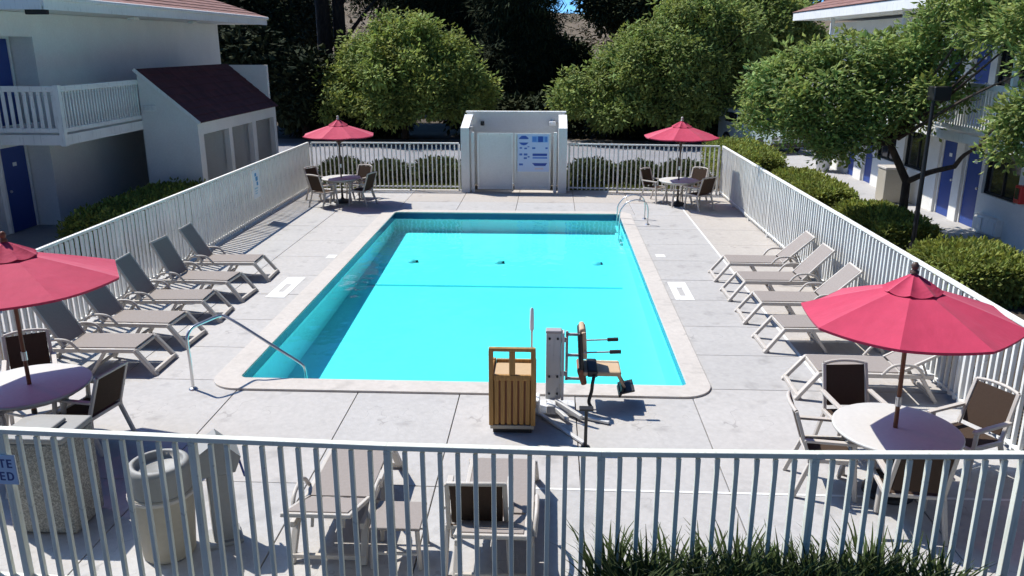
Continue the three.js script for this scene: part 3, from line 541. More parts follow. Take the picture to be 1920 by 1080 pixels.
  part('pole_joint', cyl(0.03, 0.03, 0.1, 0, 1.02, 0), M.steel, up);
  return o;
}
M.redSide = M.red.clone(); M.redSide.side = THREE.DoubleSide; M.redSide.transmission = 0.12; M.redSide.thickness = 0;

const tR = [3.5, 0, -7.62], tL = [-5.85, 0, -8.28], tFL = [-6.05, 0, -23.35], tFR = [3.65, 0, -23.35];
makeTable('round pale table under the big red umbrella by the sunlit fence', tR, 0.61, 0.2);
makeTable('round table half in blue shadow at the picture edge, under a red umbrella', tL, 0.64, 0.5);
makeTable('round table in the far corner beside the motel wing fence', tFL, 0.56, 0.1);
makeTable('round table in the far corner beside the pool ladder', tFR, 0.56, 0.3);
makeUmbrella('large red umbrella near the viewer, in front of the pale loungers', tR, 1.0, 0.46, M.pole, M.poleDark, [0, 0.02], -0.05);
makeUmbrella('red umbrella cut by the picture edge, beside the dark-backed loungers', tL, 1.14, -0.14, M.pole, M.pole);
makeUmbrella('small-looking red umbrella in the far corner by the motel wing', tFL, 1.05, 0.2, M.poleDark, M.frameBeige);
makeUmbrella('small-looking red umbrella in the far corner by the pool ladder', tFR, 1.06, 0.35, M.poleDark, M.frameBeige);

const face = (p, t) => Math.atan2(t[0] - p[0], t[2] - p[1]);
const chairs = [
  [3.42, -8.5, null, 'dark sling chair behind the near round table, its back to the pale loungers', M.frameBeige, M.slingBrown],
  [2.86, -7.72, 1.45, 'beige chair in profile between the pool and the near round table', M.frameBeige, M.slingBrown],
  [4.45, -8.1, null, 'dark chair between the near round table and the sunlit fence', M.frameBeige, M.slingBrown],
  [3.42, -7.05, Math.PI - 0.1, 'brown chair seen from behind through the nearest fence, at the pale table', M.frameBeige, M.slingBrown],
  [-6.38, -9.1, null, 'brown chair behind the table at the picture edge, under the umbrella pole', M.frameBeige, M.slingBrown],
  [-5.22, -8.32, -1.75, 'grey-framed dark sling chair turned towards the shadowed table, beside open deck', M.frameBeige, M.slingBrown],
  [-5.62, -7.45, 2.9, 'chair at the picture edge on the near side of the shadowed table', M.frameBeige, M.slingBrown],
  [-6.42, -22.72, 2.6, 'near-left chair of the far set by the motel wing fence', M.frameBeige, M.slingBrown],
  [-5.4, -23.05, -1.9, 'chair on the pool side of the far set by the motel wing fence', M.frameBeige, M.slingBrown],
  [-5.72, -24.1, null, 'chair with its back to the far fence in the set by the motel wing', M.frameBeige, M.slingBrown],
  [-6.8, -23.75, null, 'chair tucked against the side fence in the far set by the motel wing', M.frameBeige, M.slingBrown],
  [3.05, -23.9, null, 'chair next to the pool ladder in the far corner set', M.frameBeige, M.slingBrown],
  [4.15, -22.78, -2.55, 'chair nearest the viewer in the far corner set by the ladder', M.frameBeige, M.slingBrown],
  [4.2, -24.05, null, 'chair in the very corner of the far fence behind the ladder-side table', M.frameBeige, M.slingBrown],
];
chairs.forEach(([x, z, a, label, f, s], i) => makeChair(label, f, s, [x, 0, z], a ?? face([x, z], i < 4 ? tR : i < 7 ? tL : i < 11 ? tFL : tFR), i < 4 ? 'chairs at the near table by the sunlit fence' : i < 7 ? 'chairs at the shadowed table' : i < 11 ? 'chairs in the far set by the motel wing' : 'chairs in the far set by the ladder'));
makeChair('brown sling chair seen from behind through the middle of the nearest fence', M.frameBeige, M.slingBrown, [-0.59, 0, -6.36], Math.PI + 0.02);
{
  const o = thing('side_table', 'low square side table between the two loungers behind the nearest fence', 'side table', [-1.3, 0, -6.32]);
  part('table_top', rb(0.44, 0.03, 0.44, 0, 0.4, 0, 0.01), M.slingTaupe, o);
  for (const [a, b] of [[-1, -1], [1, -1], [1, 1], [-1, 1]]) part('leg', beam(V(a * 0.19, 0.385, b * 0.19), V(a * 0.21, 0, b * 0.21), 0.035, 0.035), M.frameBeige, o);
  part('stretcher', [rb(0.38, 0.025, 0.025, 0, 0.15, -0.2, 0.006), rb(0.38, 0.025, 0.025, 0, 0.15, 0.2, 0.006)], M.frameBeige, o);
}

// ---------------------------------------------------------------- handrail and ladder
{
  const o = thing('pool_handrail', 'steel handrail leading down the steps at the near pool corner', 'handrail', [-4.72, 0, -9.86]);
  const a = V(0, 0, 0), P = (x, y, z) => V(x + 4.72, y, z + 9.86);
  part('rail', tube([a, V(0.0, 0.4, 0.0), V(-0.005, 0.72, 0), V(0.03, 0.83, -0.1), P(-4.58, 0.86, -10.15), P(-4.47, 0.85, -10.42), P(-4.25, 0.75, -10.4), P(-3.75, 0.42, -10.38), P(-3.42, 0.2, -10.37), P(-3.36, 0.1, -10.38), P(-3.35, -0.2, -10.4), P(-3.35, -0.5, -10.4)], 0.021, 120, 0.35), M.steel, o);
  part('floor_flange', new THREE.LatheGeometry([[0.022, 0.03], [0.04, 0.028], [0.06, 0.008], [0.06, 0]].map(([x, y]) => new THREE.Vector2(x, y)), 18), M.steel, o);
}
{
  const o = thing('pool_ladder', 'steel pool ladder with two hooped rails at the far corner of the pool', 'ladder', [2.2, 0, -21.0]);
  for (const s of [-0.36, 0.36]) {
    part('rail', tube([V(0.3, 0, s), V(0.3, 0.38, s), V(0.22, 0.58, s), V(0.0, 0.64, s), V(-0.24, 0.57, s), V(-0.4, 0.36, s), V(-0.42, 0.1, s), V(-0.42, -0.45, s)], 0.018, 60, 0.4), M.steel, o);
    part('floor_flange', cyl(0.06, 0.04, 0.03, 0.3, 0, s), M.steel, o);
  }
  for (const y of [-0.2, -0.4]) part('tread', rb(0.09, 0.03, 0.72, -0.42, y, 0, 0.01), M.white, o);
}

// ---------------------------------------------------------------- slatted waste bin
{
  const o = thing('waste_bin', 'brown slatted square waste bin with open hood beside the pool lift', 'waste bin', [-0.41, 0, -9.01]);
  const w = 0.265;
  part('plinth', rb(0.46, 0.07, 0.46, 0, 0.035, 0, 0.01), M.black, o);
  part('skirt', rb(2 * w - 0.01, 0.05, 2 * w - 0.01, 0, 0.085, 0, 0.012), M.canTan, o);
  part('inner_shell', rb(2 * w - 0.07, 0.56, 2 * w - 0.07, 0, 0.4, 0, 0.01), M.padRust, o);
  for (let side = 0; side < 4; side++) for (let k = 0; k < 6; k++) {
    const t = (k - 2.5) * 0.073, a = side * Math.PI / 2; const q = part('slat', rb(0.052, 0.57, 0.03, 0, 0, 0, 0.009), M.binBrown, o);
    q.position.set(Math.sin(a) * (w - 0.02) + Math.cos(a) * t, 0.405, Math.cos(a) * (w - 0.02) - Math.sin(a) * t); q.rotation.y = a;
  }
  for (const [a, b] of [[-1, -1], [1, -1], [1, 1], [-1, 1]]) { const hh = b > 0 ? 0.94 : 0.65; part('corner_post', rb(0.055, hh, 0.055, a * (w - 0.02), 0.11 + hh / 2, b * (w - 0.02), 0.012), M.binBrown, o); }
  for (let s = 0; s < 4; s++) { const q = part('band', rb(2 * w - 0.1, 0.07, 0.04, 0, 0, 0, 0.01), M.binBrown, o); q.position.set(Math.sin(s * Math.PI / 2) * (w - 0.015), 0.715, Math.cos(s * Math.PI / 2) * (w - 0.015)); q.rotation.y = s * Math.PI / 2; }
  part('mullion', rb(0.07, 0.29, 0.04, 0, 0.893, w - 0.02, 0.01), M.binBrown, o);
  part('hood_frame', rb(2 * w + 0.01, 0.045, 0.06, 0, 1.06, w - 0.02, 0.012), M.binBrown, o);
  part('top_plate', rb(2 * w - 0.08, 0.02, 2 * w - 0.12, 0, 0.70, -0.02, 0.006), M.binTan, o);
}

// ---------------------------------------------------------------- pool lift
{
  const o = thing('pool_lift', 'pool access lift with white column and tan seat facing along the pool edge', 'pool lift', [0.07, 0, -9.5]);
  const X = (x) => x - 0.07, Z = (z) => z + 9.5, P = (x, y, z) => V(X(x), y, Z(z));
  part('base_plate', [rb(0.46, 0.03, 0.4, 0.05, 0.015, 0.02, 0.008), rb(0.12, 0.12, 0.34, -0.02, 0.09, 0.1, 0.02)], M.liftWhite, o);
  part('battery_box', rb(0.16, 0.2, 0.26, -0.24, 0.1, 0.1, 0.03), M.white, o);
  const col = part('column', [rb(0.19, 0.88, 0.1, 0, 0.58, 0, 0.015), rb(0.035, 0.9, 0.14, 0.115, 0.58, 0, 0.012)], M.liftWhite, o);
  part('cap', rb(0.2, 0.04, 0.13, 0, 1.035, 0, 0.015), M.liftGrey, col);
  for (const y of [0.95, 0.45, 0.22]) for (const x of [-0.05, 0.05]) part('bolt', new THREE.CylinderGeometry(0.015, 0.015, 0.02, 8).rotateX(Math.PI / 2).translate(x, y, 0.055), M.darkMetal, col);
  part('lower_arm', [beam(P(0.1, 0.14, -9.4), P(0.42, 0.06, -9.1), 0.05, 0.06), beam(P(0.0, 0.14, -9.4), P(0.25, 0.06, -9.05), 0.05, 0.06)], M.liftWhite, o);
  part('stabiliser', [beam(P(-0.1, 0.035, -9.25), P(0.43, 0.03, -8.5), 0.05, 0.03), beam(P(0.2, 0.035, -9.3), P(0.75, 0.03, -9.05), 0.05, 0.03)], M.liftWhite, o);
  part('link_bar', [rb(0.035, 0.66, 0.035, X(0.235), 0.67, Z(-9.6), 0.008), rb(0.2, 0.035, 0.035, X(0.32), 0.955, Z(-9.6), 0.008), rb(0.2, 0.035, 0.035, X(0.32), 0.68, Z(-9.6), 0.008), rb(0.2, 0.035, 0.035, X(0.32), 0.365, Z(-9.6), 0.008)], M.liftGrey, o);
  part('link_bracket', [rb(0.12, 0.05, 0.06, X(0.18), 0.9, Z(-9.55), 0.01), rb(0.12, 0.05, 0.06, X(0.18), 0.45, Z(-9.55), 0.01)], M.liftGrey, o);
  const back = part('seat_back', rb(0.06, 0.60, 0.4, X(0.41), 0.70, Z(-9.7), 0.03, 0, 0, 0.06), M.black, o);
  part('back_pad', rb(0.06, 0.36, 0.36, X(0.45), 0.83, Z(-9.7), 0.022, 0, 0, 0.06), M.padTan, back);
  part('head_pad', rb(0.07, 0.1, 0.3, X(0.42), 1.0, Z(-9.7), 0.03), M.padTan, back);
  part('back_shell', rb(0.08, 0.22, 0.42, X(0.43), 0.42, Z(-9.7), 0.03, 0, 0, 0.3), M.padRust, back);
  const seat = part('seat', rb(0.48, 0.07, 0.42, X(0.68), 0.47, Z(-9.7), 0.03), M.padTan, o);
  part('seat_belt', [rb(0.13, 0.09, 0.44, X(0.56), 0.475, Z(-9.7), 0.02), tube([P(0.58, 0.46, -9.48), P(0.56, 0.38, -9.44), P(0.55, 0.26, -9.45), P(0.52, 0.13, -9.43), P(0.55, 0.06, -9.4)], 0.022, 24)], M.black, seat);
  for (const z of [-9.48, -9.92]) { const a = part('armrest', rod(P(0.44, 0.76, z), P(0.84, 0.78, z), 0.011), M.liftGrey, o); part('grip', rod(P(0.76, 0.776, z), P(0.9, 0.783, z), 0.026, 0.026), M.black, a); }
  const ft = part('footrest_arm', [beam(P(0.86, 0.45, -9.62), P(0.98, 0.24, -9.62), 0.03, 0.03), beam(P(0.86, 0.45, -9.78), P(0.98, 0.24, -9.78), 0.03, 0.03)], M.padTan, o);
  part('footrest', [rb(0.2, 0.03, 0.36, X(1.0), 0.22, Z(-9.7), 0.012, 0, 0, 0.25), rb(0.03, 0.12, 0.34, X(0.93), 0.2, Z(-9.7), 0.012, 0, 0, -0.4)], M.black, ft);
}
{
  const o = thing('capped_pole', 'slim white-capped pole standing behind the brown waste bin', 'pole', [-0.2, 0, -9.42]);
  part('pole', cyl(0.014, 0.014, 1.06, 0, 0.02, 0, 10), M.steel, o);
  part('float_cap', new THREE.LatheGeometry([[0.001, 1.36], [0.022, 1.34], [0.026, 1.2], [0.026, 1.08], [0.014, 1.05]].map(([a, b]) => new THREE.Vector2(a, b)), 12), M.white, o);
  part('socket', cyl(0.07, 0.04, 0.06, 0, 0, 0), M.liftGrey, o);
}
{
  const o = thing('black_stand', 'short black post with a cross plate standing by the nearest fence', 'stand', [0.44, 0, -8.44]);
  part('post', cyl(0.02, 0.02, 0.46, 0, 0.02, 0, 10), M.black, o);
  part('cross_plate', rb(0.16, 0.025, 0.1, 0, 0.49, 0, 0.008), M.black, o);
  part('foot', cyl(0.06, 0.05, 0.025, 0, 0, 0), M.black, o);
}
// receptacles behind the nearest fence
{
  const o = thing('aggregate_bin', 'square grey exposed-aggregate receptacle behind the nearest fence at the picture edge', 'waste bin', [-4.68, 0, -6.72]);
  part('body', rb(0.62, 0.92, 0.5, 0, 0.48, 0, 0.025), M.aggregate, o);
  part('foot', rb(0.54, 0.04, 0.42, 0, 0.02, 0, 0.01), M.black, o);
  part('lid', [rb(0.64, 0.06, 0.52, 0, 0.97, 0, 0.02), rb(0.3, 0.04, 0.24, 0, 1.02, 0, 0.02)], M.canGrey, o);
}
{
  const o = thing('round_bin', 'tall round tan litter bin with grey-brown hood behind the nearest fence', 'waste bin', [-3.4, 0, -6.28]);
  const l = (a) => new THREE.LatheGeometry(a.map(([x, y]) => new THREE.Vector2(x, y)), 32);
  part('body', l([[0.001, 0], [0.21, 0], [0.225, 0.02], [0.265, 0.58], [0.28, 0.6], [0.28, 0.645], [0.265, 0.655], [0.001, 0.655]]), M.canTan, o);
  part('hood', l([[0.27, 0.656], [0.262, 0.86], [0.25, 0.9], [0.22, 0.915], [0.2, 0.9], [0.19, 0.84], [0.001, 0.8]]), M.canGrey, o);
  part('band', l([[0.283, 0.605], [0.29, 0.61], [0.29, 0.635], [0.283, 0.64]]), M.frameBeige, o);
}
{
  const o = thing('pedestal_bin', 'slim grey pedestal with a tilted hood next to the round tan bin', 'waste bin', [-2.98, 0, -6.5], 0.5);
  part('pedestal', rb(0.2, 0.7, 0.2, 0, 0.36, 0, 0.02), M.canGrey, o);
  part('foot', rb(0.3, 0.04, 0.3, 0, 0.02, 0, 0.01), M.canGrey, o);
  part('hood', prism([[-0.17, 0.72], [0.14, 0.72], [0.2, 0.86], [0.02, 1.06], [-0.17, 0.94]], 0.26), M.canGrey, o);
  part('liner', rb(0.02, 0.22, 0.18, 0.2, 0.74, 0, 0.008, 0, 0, 0.2), M.doorR, o);
}

// ---------------------------------------------------------------- foliage
function clump(n, R, ll, lw, droop = 0.15) {                // n small folded leaves inside radius R
  const v = [];
  for (let i = 0; i < n; i++) {
    const d = V(rr(-1, 1), rr(-1, 1), rr(-1, 1)).normalize(), c = d.clone().multiplyScalar(R * Math.pow(rnd(), 0.45));
    const dir = d.clone().add(V(rr(-0.7, 0.7), rr(-0.7, 0.5) - droop, rr(-0.7, 0.7))).normalize();
    let side = dir.clone().cross(V(rr(-0.6, 0.6), 1, rr(-0.6, 0.6))); if (side.length() < 0.1) side = V(1, 0, 0); side.normalize();
    const nrm = dir.clone().cross(side).normalize(), k = rr(0.7, 1.25), len = ll * k, w = lw * k * 0.5;
    const a = c, b = c.clone().addScaledVector(dir, len * 0.5).addScaledVector(side, w).addScaledVector(nrm, w * 0.4), t = c.clone().addScaledVector(dir, len), e = c.clone().addScaledVector(dir, len * 0.5).addScaledVector(side, -w).addScaledVector(nrm, w * 0.4);
    [a, b, t, a, t, e].forEach((p) => v.push(p.x, p.y, p.z));
  }
  const g = new THREE.BufferGeometry(); g.setAttribute('position', new THREE.Float32BufferAttribute(v, 3)); g.computeVertexNormals(); return g;
}
function scatter(name, geo, points, col, smin, smax, parent, m = M.leaf) {   // points: [Vector3]
  const im = new THREE.InstancedMesh(geo, m, points.length), q = new THREE.Quaternion(), e = new THREE.Euler(), mm = new THREE.Matrix4(), c = new THREE.Color();
  points.forEach((p, i) => {
    q.setFromEuler(e.set(rr(-0.6, 0.6), rr(0, 6.283), rr(-0.6, 0.6))); const s = rr(smin, smax);
    im.setMatrixAt(i, mm.compose(p, q, V(s, s, s)));
    const k = rr(0.55, 1.45), y = rr(-0.12, 0.16); im.setColorAt(i, c.setRGB(col[0] * k * (1 + y), col[1] * k, col[2] * k * (1 - y)));
  });
  im.name = name; im.userData.kind = 'stuff'; shade(im); parent.add(im); return im;
}
function lobePoints(lobes, n, shell = 0.55) {           // lobes [x,y,z,rx,ry,rz]; points lie towards the skin of each lobe
  const vol = lobes.map((l) => Math.pow(l[3] * l[4] * l[5], 2 / 3)), tot = vol.reduce((a, b) => a + b), out = [];
  lobes.forEach((l, k) => { const m = Math.round(n * vol[k] / tot); for (let i = 0; i < m; i++) { const d = V(rr(-1, 1), rr(-1, 1), rr(-1, 1)); if (d.length() > 1 || d.length() < 0.01) { i--; continue; } d.normalize().multiplyScalar(shell + (1 - shell) * Math.sqrt(rnd())); out.push(V(l[0] + d.x * l[3], l[1] + d.y * l[4], l[2] + d.z * l[5])); } });
  return out;
}
const C = {
  fine: clump(22, 0.34, 0.20, 0.085), mid: clump(20, 0.40, 0.22, 0.105), near: clump(15, 0.32, 0.15, 0.075), dark: clump(18, 0.55, 0.34, 0.17), needle: clump(30, 0.55, 0.42, 0.06, 0.3), hedge: clump(24, 0.17, 0.085, 0.045),
};
function branch(a, b, r0, r1, bend = 0.3) { const m = a.clone().lerp(b, 0.5).add(V(rr(-bend, bend), rr(0, bend), rr(-bend, bend))); const c = new THREE.CatmullRomCurve3([a, m, b]), N = 6, gs = []; let p = c.getPoint(0); for (let i = 1; i <= N; i++) { const q = c.getPoint(i / N); gs.push(rod(p, q.clone().addScaledVector(q.clone().sub(p), 0.04), r0 + (r1 - r0) * (i - 1) / N, r0 + (r1 - r0) * i / N, 8)); p = q; } return gs; }
function tree(name, label, pos, spec, group) {
  const o = thing(name, label, 'tree', pos, 0, group);
  const th = spec.trunk, gs = branch(V(0, -0.1, 0), V(...(spec.fork ?? [0, th, 0])), spec.r, spec.r * 0.7, 0.08);
  for (const l of spec.lobes) gs.push(...branch(V(...(spec.fork ?? [0, th * 0.9, 0])), V(l[0], l[1] - l[4] * 0.2, l[2]), spec.r * 0.45, spec.r * 0.12, 0.25));
  part('trunk', gs, spec.bark ?? M.bark, o);
  scatter('crown', C[spec.leaf], lobePoints(spec.lobes, spec.n, spec.shell ?? 0.5), spec.col, spec.s?.[0] ?? 0.7, spec.s?.[1] ?? 1.3, o, spec.m);
  return o;
}
// lobes spread through an ellipsoidal crown so that its outline is uneven
function lobed(cx, cy, cz, rx, ry, rz, n, f = 0.42) {
  const out = [[cx, cy, cz, rx * 0.62, ry * 0.62, rz * 0.62]];
  for (let i = 0; i < n; i++) { const a = i * 2.399963 + rr(-0.3, 0.3), y = 1 - 1.75 * ((i + 0.5) / n), s = Math.sqrt(Math.max(0.05, 1 - y * y)); const k = rr(0.6, 0.8), g = rr(f * 0.75, f * 1.2); out.push([cx + Math.cos(a) * s * rx * k, cy + y * ry * k, cz + Math.sin(a) * s * rz * k, rx * g, ry * g, rz * g]); }
  return out;
}
const crownLobes = (list, f) => list.flatMap(([x, y, z, a, b, c, n]) => lobed(x, y, z, a, b, c, n, f).slice(1));
tree('rounded_tree', 'rounded yellow-green tree standing behind the far fence, left of the enclosure', [-7.2, 0, -40.5], { trunk: 1.4, r: 0.19, lobes: crownLobes([[0.2, 3.0, 0, 3.6, 2.2, 3.4, 34], [-2.7, 2.0, 0.5, 2.0, 1.4, 2.0, 16], [3.0, 2.3, 0.3, 1.9, 1.4, 2.0, 16], [0.3, 4.9, 0, 1.7, 1.2, 1.6, 14], [-1.5, 4.0, 0.4, 1.6, 1.1, 1.6, 10], [2.0, 4.1, -0.2, 1.5, 1.0, 1.6, 10], [0.5, 1.6, 1.6, 3.6, 0.9, 1.8, 16]], 0.24), n: 3100, leaf: 'mid', col: [0.27, 0.335, 0.08], shell: 0.5 });
tree('broad_tree', 'broad bright green tree behind the far fence, right of the enclosure', [5.0, 0, -40.5], { trunk: 1.4, r: 0.2, lobes: crownLobes([[0.6, 3.2, 0, 3.9, 2.4, 3.6, 40], [-3.4, 2.1, 0.5, 2.0, 1.2, 1.9, 16], [-1.4, 3.6, 0.2, 1.9, 1.3, 1.8, 14], [3.4, 2.6, 0.3, 2.0, 1.7, 2.0, 18], [1.6, 5.6, 0, 2.2, 1.4, 1.9, 18], [3.6, 4.8, 0, 1.7, 1.6, 1.8, 14], [0, 1.5, 1.5, 4.2, 0.9, 1.8, 18]], 0.23), n: 3700, leaf: 'mid', col: [0.235, 0.305, 0.08], shell: 0.5 });
tree('broad_tree', 'tall green tree between the far corner umbrella and the motel roof', [10.6, 0, -43.5], { trunk: 2, r: 0.2, lobes: crownLobes([[0, 4.6, 0, 2.6, 2.6, 2.6, 26], [-1.8, 3.4, 0.5, 1.8, 1.5, 1.8, 12], [1.9, 3.8, 0.4, 1.8, 1.6, 1.8, 12], [-0.8, 6.6, 0, 1.8, 1.4, 1.7, 12]], 0.26), n: 2600, leaf: 'mid', col: [0.235, 0.305, 0.08] });
// leafy tree in front of the right-hand motel wing, crown in several limbs
{
  const o = thing('courtyard_tree', 'leafy tree with forked dark trunk beside the lamp post, before the blue doors', 'tree', [8.75, 0, -20.4]);
  const gs = [...branch(V(0, -0.1, 0), V(-0.02, 1.25, 0), 0.125, 0.1, 0.02), ...branch(V(-0.02, 1.2, 0), V(-0.55, 2.2, -0.1), 0.1, 0.08, 0.08), ...branch(V(0, 1.2, 0), V(0.45, 1.75, 1.3), 0.075, 0.055, 0.06), ...branch(V(0.45, 1.75, 1.3), V(0.3, 2.4, 2.7), 0.055, 0.03, 0.08)];
  const lobes = [];
  for (const [x, y, z, r, h] of [[-0.6, 3.5, 0, 1.3, 0.9], [-1.7, 3.2, 0.3, 1.1, 0.8], [-2.7, 3.0, 0.2, 0.9, 0.7], [-3.3, 3.5, -0.5, 0.85, 0.75], [-2.1, 3.95, -0.4, 1.1, 0.6], [-0.9, 4.15, 0.2, 1.1, 0.6], [0.3, 4.3, -0.3, 1.0, 0.7], [1.1, 4.7, 0.3, 0.7, 0.5], [-1.5, 2.5, 0.4, 0.9, 0.5], [-2.6, 2.35, 0, 0.7, 0.45], [0.5, 5.1, 0, 1.0, 0.6], [-3.6, 2.6, -0.4, 0.6, 0.5], [2.1, 2.7, 0.6, 0.75, 0.6], [1.75, 2.1, 1.1, 0.65, 0.4], [1.7, 4.7, 0.2, 0.8, 0.45], [0.1, 3.3, 0.6, 0.8, 0.4], [-0.5, 2.8, 0.5, 0.9, 0.4], [-1.9, 2.0, 0.3, 0.7, 0.35], [2.2, 3.0, 0.9, 0.6, 0.5], [2.5, 4.1, 0.3, 0.7, 0.45], [2.3, 5.0, 0.2, 0.9, 0.55], [1.3, 5.5, 0, 1.0, 0.6]].map(([x, y, z, r, h]) => { const k = Math.min(1, 8.75 / (8.75 + x + 0.3 * r)); return [(8.75 + x) * k - 8.75, 4.4 + (y - 4.4) * k, (z - 20.4) * k + 20.4, r * k * 0.95, h * k]; })) {
    lobes.push(...lobed(x, y, z, r, h, r, 5, 0.42)); gs.push(...branch(z > 1.8 && y < 3.6 ? V(0.3, 2.3, 2.5) : V(-0.5, 2.1, -0.1).lerp(V(x, y, z), 0.08), V(x, y - 0.1, z), 0.045, 0.012, 0.2));
  }
  part('trunk', gs, M.bark, o);
  scatter('crown', C.near, lobePoints(lobes, 2350, 0.3), [0.235, 0.305, 0.08], 0.7, 1.25, o);
}
// dark trees beyond
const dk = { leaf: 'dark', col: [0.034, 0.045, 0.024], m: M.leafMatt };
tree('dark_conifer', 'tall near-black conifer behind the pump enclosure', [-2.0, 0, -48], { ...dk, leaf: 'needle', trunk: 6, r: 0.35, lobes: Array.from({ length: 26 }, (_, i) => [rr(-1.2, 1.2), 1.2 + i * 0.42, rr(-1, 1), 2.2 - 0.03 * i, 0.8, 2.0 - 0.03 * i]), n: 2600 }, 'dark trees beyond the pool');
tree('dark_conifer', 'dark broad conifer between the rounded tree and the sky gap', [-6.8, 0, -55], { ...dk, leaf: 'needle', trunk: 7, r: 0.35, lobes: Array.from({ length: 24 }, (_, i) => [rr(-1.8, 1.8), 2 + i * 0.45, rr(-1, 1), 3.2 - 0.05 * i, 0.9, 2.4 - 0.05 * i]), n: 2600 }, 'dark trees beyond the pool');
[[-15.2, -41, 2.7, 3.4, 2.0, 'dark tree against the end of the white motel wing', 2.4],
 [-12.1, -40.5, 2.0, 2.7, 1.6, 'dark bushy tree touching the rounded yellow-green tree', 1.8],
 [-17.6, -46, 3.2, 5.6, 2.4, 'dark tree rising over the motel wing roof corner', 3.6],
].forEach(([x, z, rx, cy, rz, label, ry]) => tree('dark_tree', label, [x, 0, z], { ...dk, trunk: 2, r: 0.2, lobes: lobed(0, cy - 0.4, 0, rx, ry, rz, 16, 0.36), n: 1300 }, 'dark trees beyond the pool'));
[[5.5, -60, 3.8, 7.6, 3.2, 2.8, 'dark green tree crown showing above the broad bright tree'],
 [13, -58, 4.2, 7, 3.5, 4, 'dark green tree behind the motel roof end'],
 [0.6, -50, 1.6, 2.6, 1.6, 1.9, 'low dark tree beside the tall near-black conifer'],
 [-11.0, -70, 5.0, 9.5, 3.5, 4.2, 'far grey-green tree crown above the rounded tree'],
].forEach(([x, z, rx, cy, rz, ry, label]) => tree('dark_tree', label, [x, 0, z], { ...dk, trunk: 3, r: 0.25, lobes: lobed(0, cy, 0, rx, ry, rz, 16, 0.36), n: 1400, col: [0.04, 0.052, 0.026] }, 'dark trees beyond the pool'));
{
  const o = thing('eucalyptus', 'tall tree with two thick dark trunks rising out of the picture', 'tree', [-13.2, 0, -50]);
  part('trunk', [...branch(V(-0.3, -0.1, 0), V(-0.5, 12, 0), 0.5, 0.35, 0.2), ...branch(V(0.5, -0.1, 0), V(0.4, 12, 0), 0.42, 0.3, 0.2), ...branch(V(0.6, 4.2, 0), V(3.6, 7.6, 0), 0.14, 0.06, 0.2), ...branch(V(0.5, 5.8, 0), V(1.8, 8.4, 0), 0.1, 0.05, 0.2)], M.bark, o);
  scatter('crown', C.dark, lobePoints(lobed(0, 11.5, 0, 4.5, 2.6, 3.5, 14, 0.36), 1200), [0.036, 0.048, 0.024], 0.8, 1.4, o, M.leafMatt);
}
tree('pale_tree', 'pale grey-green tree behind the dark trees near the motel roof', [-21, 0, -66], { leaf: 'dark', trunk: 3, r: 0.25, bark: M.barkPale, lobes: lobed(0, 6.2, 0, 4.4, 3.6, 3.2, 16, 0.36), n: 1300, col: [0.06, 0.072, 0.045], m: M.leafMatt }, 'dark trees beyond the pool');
{ // scrub on the hillside: a far mass nobody could count
  const pts = []; for (let i = 0; i < 2600; i++) { const z = rr(-350, -155), x = rr(-0.42, 0.3) * -z; if (fbm((x + 400) / 800, (z + 600) / 800, 40, 3, 300) > 0.5) pts.push(V(x, HILL(x, z) + 0.4, z)); }
  const im = scatter('hillside_scrub', C.dark, pts, [0.075, 0.07, 0.04], 1.6, 4.5, scene, M.leafMatt); im.userData = { kind: 'stuff', label: 'dry scrub dotted over the tan hillside far behind the trees', category: 'scrub' };
}
// understorey
[[-10.4, -42, 3.2, 0.9, 'dark low shrub under the rounded yellow-green tree'], [-1.6, -42.5, 3.4, 1.0, 'dark low shrub behind the pump enclosure'], [5.0, -42, 4.2, 1.2, 'dark low shrub under the broad bright green tree'], [10.6, -43, 3.0, 1.3, 'dark low shrub behind the parked van']].forEach(([x, z, r, h, label]) => {
  const o = thing('dark_shrub', label, 'shrub', [x, 0, z], 0, 'dark shrubs under the far trees'); scatter('foliage', C.dark, lobePoints(lobed(0, h * 0.7, 0, r, h, 1.2, 12, 0.4), 420, 0.4), [0.036, 0.048, 0.024], 0.7, 1.2, o, M.leafMatt);
});
// round bushes just outside the far fence
[[-7.0, 0.7, 0.52], [-5.45, 0.62, 0.45], [-3.8, 0.78, 0.55], [1.35, 0.75, 0.52], [2.85, 0.7, 0.48], [4.4, 0.72, 0.5]].forEach(([x, r, h], i) => {
  const nm = ['first', 'second', 'third', 'fourth', 'fifth', 'sixth'][i];
  const o = thing('round_bush', `dark rounded bush behind the far fence, ${nm} of six from the motel wing side`, 'shrub', [x, 0, -27.3], 0, 'rounded bushes behind the far fence');
  scatter('foliage', C.hedge, lobePoints([[0, h * 0.55, 0, r, h * 0.62, 0.7], [0, h * 0.5, 0, r * 0.7, h * 0.45, 0.5]], 800, 0.6), [0.085, 0.105, 0.045], 0.9, 1.5, o, M.leafMatt);
});
